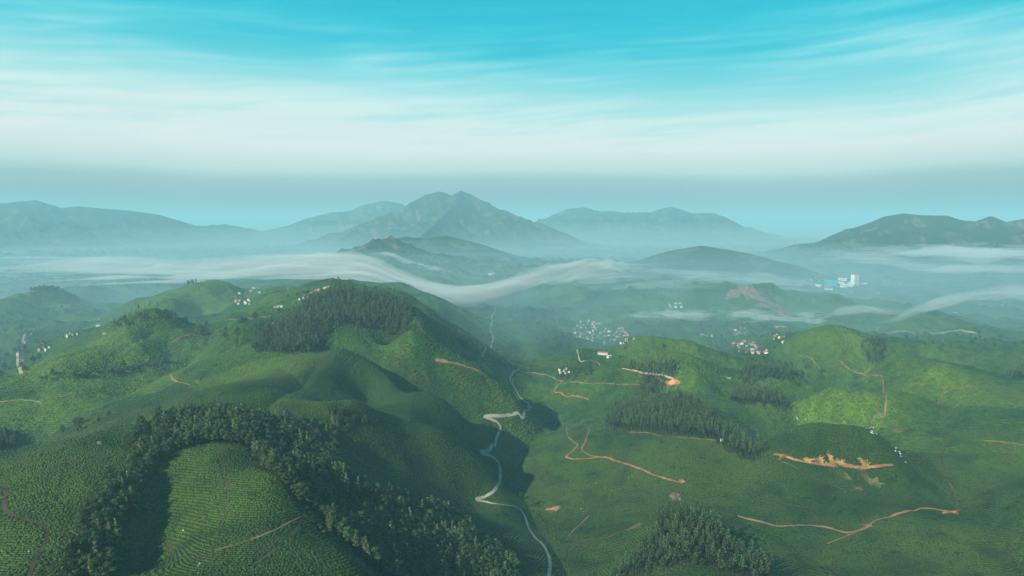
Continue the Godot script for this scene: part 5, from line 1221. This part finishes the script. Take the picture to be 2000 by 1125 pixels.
	hamlet("cream house with grey tin roof in the misty hollow behind the left ridge", "cream houses in the misty hollow behind the left ridge", "cream", "tin", [-556.5, -1370.7, -549, -1372.7], 4.08, 7.07, 91)
	hamlet("pinkish house with brown roof in the misty hollow behind the left ridge", "pinkish houses in the misty hollow behind the left ridge", "pink", "rust", [-502.7, -1302.1], 4.08, 7.07, 92)
	hamlet("white walled house with pale tin roof on the shaded slope behind the left ridge", "white houses on the shaded slope behind the left ridge", "white", "pale_tin", [-602.6, -1568.9, -572.6, -1541.3, -609.4, -1604.9, -612, -1525.2, -641.2, -1773.7], 4.59, 7.07, 100)
	hamlet("white walled house with pale tin roof in the little hamlet at the left edge", "white houses in the little hamlet at the left edge", "white", "pale_tin", [-747.5, -1090.3, -748, -1082.6, -768.4, -1107.8], 3.06, 4.9, 110)
	hamlet("cream house with grey tin roof in the little hamlet at the left edge", "cream houses in the little hamlet at the left edge", "cream", "tin", [-763.1, -1089.6, -757.8, -1101.5], 3.06, 4.9, 111)
	hamlet("pinkish house with brown roof in the little hamlet at the left edge", "pinkish houses in the little hamlet at the left edge", "pink", "rust", [-759, -1093.8, -769.4, -1101.5], 3.06, 4.9, 112)
	hamlet("white walled house with pale tin roof along the ridge path at far left", "white houses along the ridge path at far left", "white", "pale_tin", [-738.8, -1124.7], 3.57, 5.98, 120)
	hamlet("cream house with grey tin roof along the ridge path at far left", "cream houses along the ridge path at far left", "cream", "tin", [-733.8, -1129.4, -727.1, -1132.5], 3.57, 5.98, 121)
	hamlet("pinkish house with brown roof along the ridge path at far left", "pinkish houses along the ridge path at far left", "pink", "rust", [-746.3, -1132.7, -742.7, -1137.9], 3.57, 5.98, 122)
	hamlet("white walled house with pale tin roof by the shaded road at far left", "white houses by the shaded road at far left", "white", "pale_tin", [-902.2, -1269.9, -895.8, -1241], 3.06, 4.9, 130)
	hamlet("cream house with grey tin roof by the shaded road at far left", "cream houses by the shaded road at far left", "cream", "tin", [-774.4, -1066.2, -657.9, -912.2], 3.06, 4.9, 131)
	hamlet("white walled house with pale tin roof among the trees above the dirt road", "white houses among the trees above the dirt road", "white", "pale_tin", [88.7, -1237.1, 97.9, -1231.3, 87.9, -1249, 100.5, -1250.9, 104, -1233.2, 96.1, -1243.9], 3.06, 4.35, 140)
	hamlet("white walled house with pale tin roof on the far plain at right", "white houses on the far plain at right", "white", "pale_tin", [1294.9, -1926.3, 1348.7, -2064.2, 1483.9, -2108.9, 1363.9, -1957.9, 1321.4, -1881.1, 1327.1, -2007.2, 1384.2, -1992.8], 4.59, 8.16, 150)
	hamlet("cream house with grey tin roof on the far plain at right", "cream houses on the far plain at right", "cream", "tin", [1474.5, -2025.1, 1469.8, -2127.8], 4.59, 8.16, 151)
	hamlet("pinkish house with brown roof on the far plain at right", "pinkish houses on the far plain at right", "pink", "rust", [1416.3, -2118.9], 4.59, 8.16, 152)
	hamlet("cream house with blue tin roof on the far plain at right", "blue roofed houses on the far plain at right", "cream", "blue", [1391, -1946.7, 1592.6, -2206.2], 4.59, 8.16, 154)
	house("long white bungalow with red tiled roof on the valley ridge", "", 177.5, -1313.3, -0.45, Vector3(20, 4.2, 7), "white", "tile", true, "house", "house")
	house("small white annex beside the long red roofed bungalow", "", 185.5, -1285.6, 0.5, Vector3(8, 3.4, 6), "white", "pale_tin", true, "house", "house")
	house("white bungalow with pale roof under the tree line at left", "", -867.6, -1425.6, -0.3, Vector3(6.8, 2.7, 4.3), "white", "pale_tin", true, "house", "house")
	house("lower of two white bungalows beside the left tree line", "", -770, -1261.3, -0.2, Vector3(8.1, 2.7, 4.3), "white", "pale_tin", true, "house", "house")
	house("brown roofed shed below the two white bungalows", "", -641.1, -1065.3, 0.2, Vector3(5.6, 2.2, 3.7), "cream", "rust", false, "house", "house")
	house("long white shed on the left ridge slope", "", -408.1, -1196.5, -0.1, Vector3(9.3, 2.4, 4.3), "white", "pale_tin", false, "house", "house")
	house("grey roofed shed next to the long white ridge shed", "", -418.7, -1201.1, 0.1, Vector3(5.6, 2.2, 3.7), "cream", "tin", false, "house", "house")
	house("small white hut at the edge of the far left forest", "", -373, -1056.1, 0.1, Vector3(3.7, 2.1, 2.8), "white", "pale_tin", false, "house", "house")
	house("cream house below a lone tree on the left ridge crest", "", -439.2, -1334.5, 0.4, Vector3(5.0, 3.1, 4.3), "cream", "tile", false, "house", "house")
	hamlet("white walled house with pale tin roof under the bare cliff on the left ridge", "white houses under the bare cliff on the left ridge", "white", "pale_tin", [-376, -1201.6, -368.6, -1201.2, -360.3, -1197.8], 3.06, 4.35, 160)
	house("long low building with orange roof above the right village", "", 692.1, -1759.2, 0.05, Vector3(42, 5, 14), "cream", "orange", false, "house", "house")
	house("lone white shed on the hazy middle hill", "", -79.9, -2657.8, 0.2, Vector3(22, 5, 12), "white", "pale_tin", false, "house", "house")
	house("tiny white hut at the foot of the plantation", "", 236.5, -751.4, 0.3, Vector3(3.6, 2.2, 3), "white", "pale_tin", false, "house", "house")
	house("tiny grey hut on the brow of the lower left tea hill", "", -299.4, -483.6, 0.5, Vector3(2.6, 1.8, 2.1), "cream", "tin", false, "hut", "hut")
	house("pinkish long house in the mist at centre", "", 363, -2387.8, 0.1, Vector3(22, 5, 10), "pink", "pale_tin", false, "house", "house")
	factory(1444.7, -2869.6)
	stack(1295.2, -2828.6, 52)
	house("large teal blue factory hall beside the chimney", "", 1325.8, -2832.9, 0.05, Vector3(46, 20, 26), "teal", "teal", false, "factory hall", "factory_hall")
	house("low white factory shed between the teal hall and the tower", "", 1394.5, -2896.2, 0.1, Vector3(30, 8, 18), "bright", "bright", false, "factory shed", "factory_shed")
	house("long white factory shed in front of the tower block", "", 1373.5, -2794.6, 0.1, Vector3(46, 7, 18), "bright", "bright", false, "factory shed", "factory_shed")
	house("white factory shed on the right of the tower block", "", 1505.3, -2929.2, 0.1, Vector3(38, 9, 20), "bright", "bright", false, "factory shed", "factory_shed")
	house("white factory annex at the foot of the tower block", "", 1448.5, -2908.4, 0.1, Vector3(20, 12, 16), "bright", "bright", false, "factory shed", "factory_shed")
	house("small white factory shed left of the chimney", "", 1279.9, -2844.7, 0.1, Vector3(20, 7, 12), "bright", "bright", false, "factory shed", "factory_shed")
	house("grey roofed store below the teal hall", "", 1293.3, -2779.7, 0.1, Vector3(30, 7, 16), "bright", "tin", false, "factory shed", "factory_shed")
	house("pale factory shed behind the teal hall", "", 1452.4, -2994.7, 0.1, Vector3(34, 8, 16), "bright", "bright", false, "factory shed", "factory_shed")
	mast("lattice_mast", "red and white lattice mast on the red earth hill", "mast", 814.6, -2120.5, 42, 7, true)
	mast("lattice_mast", "distant grey lattice mast on the dark hill crest", "mast", 1958.3, -7129, 46, 7, false)
	pole("thin pale power pole on the green ridge below the village", "poles on the ridge", 276.3, -1326.8, 16)
	pole("thin pale power pole on the green ridge below the village", "poles on the ridge", 388.8, -1683.5, 16)
	pole("thin pale power pole on the green ridge below the village", "poles on the ridge", 428.1, -1713.7, 16)
	pole("thin pale pole at the end of the left tree line", "poles by the tree line", -626.1, -1060.9, 11)
	pole("thin pale pole at the end of the left tree line", "poles by the tree line", -608.1, -1056.5, 11)
	mast("lattice_mast", "pale lattice mast on the rounded crest at left", "mast", -713.6, -1537.2, 15, 4, false)
	house("white hut at the foot of the mast on the left crest", "", -981.5, -2124.7, 0.2, Vector3(7.4, 2.8, 4.3), "white", "pale_tin", false, "house", "house")
	boulders("pale boulder in the stream gully at right", "boulders in the gully", [462, -854.2, 460.6, -857.2, 369.9, -685.6, 374, -684.9, 461.6, -858.6, 369.8, -682.6, 463.1, -856.4, 372.1, -685.8, 367.5, -682.3, 460, -858.4, 369.9, -687, 367.4, -683.9, 368.7, -681.9, 461.3, -853.1, 387.3, -680.8, 395.9, -680.7, 387.6, -678.6, 395, -677.2, 394.3, -666.4, 388.6, -675.4, 392.6, -672.2, 446.2, -774.1], 0.8, 2.2)
	boulders("pale boulder by the shaded pool behind the right hill", "boulders by the pool", [399.9, -937.3, 404.8, -934.5, 399.9, -936.3, 409.2, -933, 409.9, -931.3, 408.5, -934.7, 408.8, -932.2, 410.7, -933.1, 399.8, -937.8], 0.7, 1.8)
	boulders("pale boulder at the head of the dark ravine", "boulders at the ravine", [349.2, -1086.7, 353.4, -1091.3, 349.2, -1088.5, 353.9, -1087.8, 346.7, -1089, 346.8, -1084.4, 352.2, -1092.6, 344.4, -1088.1, 351.7, -1088.1], 0.8, 2.0)
	boulders("pale rock on the tea field right of the road", "rocks on the field", [184.1, -612.1, 70.7, -651.2, 69.2, -661.1, 122.6, -696.9, 90.4, -709.7], 0.8, 1.6)
	boulders("pale rock on the lower left tea hill", "rocks on the left hill", [-157.3, -330.5, -156.9, -328.3, -193.8, -388.7, -251.2, -341.9], 0.8, 1.4)
	bare("soil_patch", "round orange patch of bare soil by the valley stream", 42.5, -668.4, 7, 6, 0, Color(0.24, 0.13, 0.065), 1)
	bare("soil_patch", "ragged orange cut bank above the track on the right hill", 294, -660.9, 5, 2, 0.1, Color(0.19, 0.105, 0.042), 2)
	bare("soil_patch", "ragged orange cut bank above the track on the right hill", 304.9, -660.3, 6, 2.5, 0.1, Color(0.19, 0.105, 0.042), 3)
	bare("soil_patch", "ragged orange cut bank above the track on the right hill", 315.9, -659.9, 2.5, 5, 0.1, Color(0.19, 0.105, 0.042), 4)
	bare("soil_patch", "ragged orange cut bank above the track on the right hill", 323.9, -657.2, 6, 2, 0.1, Color(0.19, 0.105, 0.042), 5)
	bare("soil_patch", "ragged orange cut bank above the track on the right hill", 348.7, -658.2, 5, 2.5, 0.1, Color(0.19, 0.105, 0.042), 6)
	bare("soil_patch", "ragged orange cut bank above the track on the right hill", 272.6, -668.6, 5, 1.6, 0.1, Color(0.19, 0.105, 0.042), 7)
	bare("soil_patch", "thin brown scar in the tea on the right hill", 322.6, -648.5, 6, 3, 0.4, Color(0.062, 0.062, 0.026), 8)
	bare("soil_patch", "thin brown scar in the tea on the right hill", 343.3, -649.9, 6, 5, 0.4, Color(0.062, 0.062, 0.026), 9)
	bare("soil_patch", "thin brown scar in the tea on the right hill", 350.4, -641, 6, 5, 0.4, Color(0.062, 0.062, 0.026), 10)
	bare("soil_patch", "thin brown scar in the tea on the right hill", 331.7, -636, 5, 3, 0.4, Color(0.062, 0.062, 0.026), 11)
	bare("soil_patch", "thin brown scar in the tea on the right hill", 322.5, -654.1, 4, 2, 0.4, Color(0.062, 0.062, 0.026), 12)
	bare("soil_patch", "orange road cutting behind the small grove", 253, -1064.1, 8, 4, 0.3, Color(0.26, 0.12, 0.065), 13)
	bare("soil_patch", "bright orange cutting at the end of the lower right track", 390.2, -588.9, 7, 2.5, -0.2, Color(0.32, 0.15, 0.04), 14)
	bare("soil_patch", "reddish bank at the track fork on the lower right", 298.4, -557.1, 5, 2.6, 0.6, Color(0.16, 0.09, 0.05), 15)
	bare("soil_patch", "orange mound at the end of the field track", 168.8, -662.7, 4, 4, 0, Color(0.19, 0.105, 0.042), 16)
	bare("soil_patch", "pinkish bare spot at the top of the lower right stand", 157.6, -636.8, 5, 7, 0.2, Color(0.12, 0.085, 0.06), 17)
	bare("soil_patch", "orange bank at the outer side of the valley road bend", 27.4, -1086, 6, 7, 0.2, Color(0.26, 0.14, 0.08), 18)
	bare("soil_patch", "brown scar on the right hand slope", 469, -815.6, 7, 8, 0.3, Color(0.085, 0.07, 0.032), 19)
	bare("soil_patch", "large reddish bare hillside under the mist at right", 788.1, -2008.4, 75, 60, 0.1, Color(0.15, 0.085, 0.06), 20)
	bare("soil_patch", "reddish bare ground on the top of the mast hill", 734.6, -2120.9, 50, 45, 0.2, Color(0.13, 0.08, 0.055), 21)
	bare("rock_face", "bare rusty cliff face on the left ridge top", -360.4, -1266.6, 16, 26, 0.3, Color(0.34, 0.20, 0.13), 22)
	bare("soil_patch", "pale bare spot above the tea rows", -382.4, -816.1, 5, 7, 0.3, Color(0.085, 0.07, 0.032), 23)
	bare("soil_patch", "dark bare strip below the field", 103.8, -556.7, 7, 4, 0.2, Color(0.08, 0.065, 0.035), 24)
